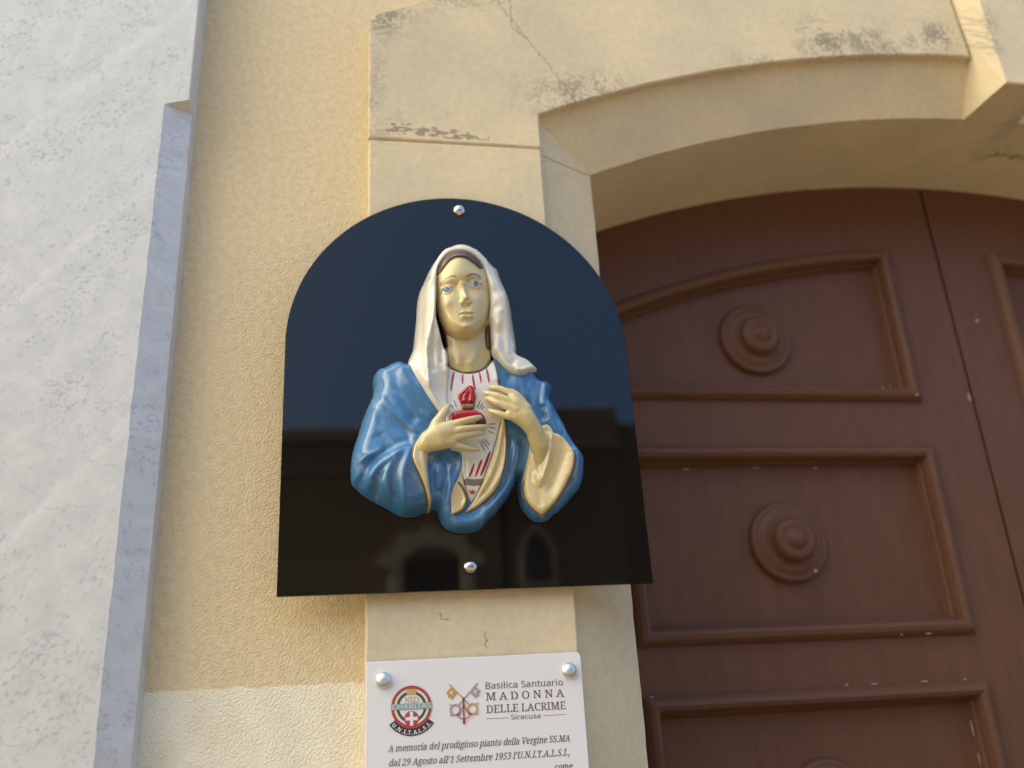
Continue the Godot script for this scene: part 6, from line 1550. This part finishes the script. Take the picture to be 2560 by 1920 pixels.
	flat_shape([-2.2, -42.8, -10.2, -51.7, -3.1, -59.2, 0.0, -56.0, 1.0, -57.0, 3.0, -54.5, 2.2, -53.0, 5.0, -49.1], Z + 0.0001, k_grey, keys, "bit")
	bar(Vector2(-40.0, -47.5), Vector2(-36.5, -52.5), 1.2, Z + 0.0004, board, keys, "cut")
	bar(Vector2(-36.0, -47.0), Vector2(-40.5, -52.0), 1.2, Z + 0.0006, board, keys, "cut")
	bar(Vector2(-4.5, -47.0), Vector2(-1.5, -53.0), 1.2, Z + 0.0004, board, keys, "cut")
	bar(Vector2(-6.5, -51.5), Vector2(0.5, -47.5), 1.2, Z + 0.0006, board, keys, "cut")
	flat_ring(-0.0334, -0.0737, 0.0055, 0.0083, Z + 0.0004, k_grey, keys, "bow")
	flat_ring(-0.0078, -0.0735, 0.0055, 0.0083, Z + 0.0004, k_gold, keys, "bow")
	for p in [Vector2(-40.6, -66.3), Vector2(-40.2, -81.0), Vector2(-27.3, -80.6), Vector2(-0.9, -66.0), Vector2(-1.0, -80.8), Vector2(-13.8, -81.0)]:
		flat_ring(p.x * 0.001, p.y * 0.001, 0.0, 0.0013, Z + 0.0006, k_grey if p.x < -20.0 else k_gold, keys, "knob", 0.0, TAU, 12)
	bar(Vector2(-20.9, -56.5), Vector2(-21.2, -88.0), 2.0, Z + 0.0008, k_red, keys, "cord")
	bar(Vector2(-21.2, -87.0), Vector2(-21.2, -93.5), 3.2, Z + 0.0009, k_red, keys, "tassel")
	var cord := [Vector2(-20.9, -60.0), Vector2(-22.0, -68.0), Vector2(-26.5, -78.0), Vector2(-31.5, -79.6)]
	var cord2 := [Vector2(-31.5, -79.6), Vector2(-28.0, -84.8), Vector2(-21.1, -87.0), Vector2(-14.0, -84.8), Vector2(-9.8, -79.6)]
	for k in 3:
		bar(cord[k], cord[k + 1], 1.1, Z + 0.0010 + 0.0001 * k, k_red, keys, "cord")
		bar(Vector2(-41.9 - cord[k].x, cord[k].y), Vector2(-41.9 - cord[k + 1].x, cord[k + 1].y), 1.1, Z + 0.0010 + 0.0001 * k, k_red, keys, "cord")
	for k in 4:
		bar(cord2[k], cord2[k + 1], 1.1, Z + 0.0014 + 0.0001 * k, k_red, keys, "cord")

# ---------------------------------------------------------------- street and the houses that the plaque mirrors
func slab(called: String, lo: Vector3, hi: Vector3, bevel: float, m: Material, parent: Node = self) -> MeshInstance3D:
	var st := begin()
	box(st, lo, hi, bevel)
	return put(done(st), called, m, parent)

func build_street() -> void:
	for s in [["ground", Vector3(-120, -0.4, -120), Vector3(120, -0.004, 120), 0.0, lin(0.16, 0.145, 0.12)], ["road", Vector3(-60, -0.1, 2.2), Vector3(60, 0.0, 5.6), 0.0, lin(0.19, 0.16, 0.12)], ["pavement", Vector3(-60, -0.1, 0.0), Vector3(60, 0.12, 2.2), 0.02, lin(0.18, 0.155, 0.12)], ["terrace", Vector3(-60, 0.0, 5.6), Vector3(60, 0.95, 40.0), 0.03, lin(0.30, 0.27, 0.22)]]:
		slab(s[0], s[1], s[2], s[3], mat(s[4], 0.9)).set_meta("kind", "structure")
	var wall := mat(lin(0.30, 0.235, 0.165), 0.9)
	var wall2 := mat(lin(0.20, 0.165, 0.13), 0.9)
	var trim := mat(lin(0.62, 0.58, 0.50), 0.85)
	var dark := mat(lin(0.06, 0.055, 0.05), 0.6)
	var house := thing("terrace_house", "low brown house with an arched doorway mirrored in the plaque", "house", Vector3(0, 0.95, 7.5))
	slab("wall", Vector3(-9.0, 0, 0.0), Vector3(1.45, 3.46, 6.0), 0.02, wall, house)
	slab("cornice", Vector3(-9.1, 3.46, -0.12), Vector3(1.48, 3.60, 6.0), 0.02, wall, house)
	slab("string_course", Vector3(-9.05, 3.12, -0.04), Vector3(1.44, 3.19, 0.05), 0.01, wall, house)
	for x in [0.325, 1.02]:
		slab("door_jamb", Vector3(x, 0.0, -0.08), Vector3(x + 0.13, 2.28, 0.02), 0.012, trim, house)
	for k in 9:
		var a0 := lerpf(18.0, 162.0, k / 9.0)
		var a1 := lerpf(18.0, 162.0, (k + 1) / 9.0) - 1.4
		var out := 0.56 if k % 2 == 0 else 0.51
		var p := PackedVector2Array()
		for w in [[0.36, a0], [out, a0], [out, a1], [0.36, a1]]:
			p.append(Vector2(w[0] * cos(deg_to_rad(w[1])), w[0] * sin(deg_to_rad(w[1]))))
		var st := begin()
		prism(st, p, 0.0, 0.09)
		var v := put(done(st), "voussoir", trim, house)
		v.rotation.y = PI
		v.position = Vector3(0.737, 2.04, 0.0)
	slab("door", Vector3(0.455, 0.0, -0.02), Vector3(1.02, 2.28, 0.05), 0.01, dark, house)
	var house2 := thing("corner_house", "taller dark house with a small pointed window mirrored in the plaque", "house", Vector3(0, 0.95, 7.5))
	slab("wall", Vector3(1.50, 0, 0.03), Vector3(2.78, 3.90, 6.0), 0.02, wall2, house2)
	slab("wall", Vector3(2.80, 0, 0.18), Vector3(9.0, 3.76, 6.0), 0.02, wall2, house2)
	slab("cornice", Vector3(1.52, 3.40, -0.05), Vector3(2.77, 3.48, 0.06), 0.01, wall2, house2)
	slab("chimney", Vector3(2.45, 3.90, 0.5), Vector3(2.62, 4.04, 0.8), 0.01, wall2, house2)
	var win := PackedVector2Array([Vector2(-0.19, 0), Vector2(0.19, 0), Vector2(0.19, 0.36), Vector2(0.13, 0.52), Vector2(0, 0.64), Vector2(-0.13, 0.52), Vector2(-0.19, 0.36)])
	for k in 2:
		var st := begin()
		prism(st, win if k == 0 else inset(win, 0.05), 0.0, 0.06 + 0.01 * k)
		var o := put(done(st), ["window_frame", "window"][k], [trim, dark][k], house2)
		o.rotation.y = PI
		o.position = Vector3(1.81, 1.98, 0.06)
	# shrub by the house wall
	var shrub := thing("shrub", "leafy green shrub by the house wall mirrored in the plaque", "shrub", Vector3(-0.45, 0.95, 7.0))
	var st2 := begin(true)
	for k in 5:
		var a := TAU * k / 5.0
		tube(st2, [Vector3(0, 0, 0), Vector3(cos(a) * 0.15, 0.7, sin(a) * 0.15), Vector3(cos(a) * 0.35, 1.5, sin(a) * 0.3)], 0.02, 6)
	put(done(st2), "stem", mat(lin(0.10, 0.07, 0.04), 0.9), shrub)
	st2 = begin()
	for k in 900:
		var d := Vector3(rng.randfn(), rng.randfn(), rng.randfn()).normalized()
		var p := Vector3(0, 1.22, 0) + d * Vector3(0.75, 0.72, 0.42) * pow(rng.randf(), 0.4)
		var u := Vector3(rng.randfn(), rng.randfn(), rng.randfn()).normalized()
		var w := u.cross(d).normalized()
		u *= rng.randf_range(0.035, 0.06)
		w *= rng.randf_range(0.018, 0.028)
		quad(st2, p - u, p + w, p + u, p - w, u.cross(w))
	put(done(st2), "foliage", mat(lin(0.07, 0.12, 0.04), 0.6), shrub)
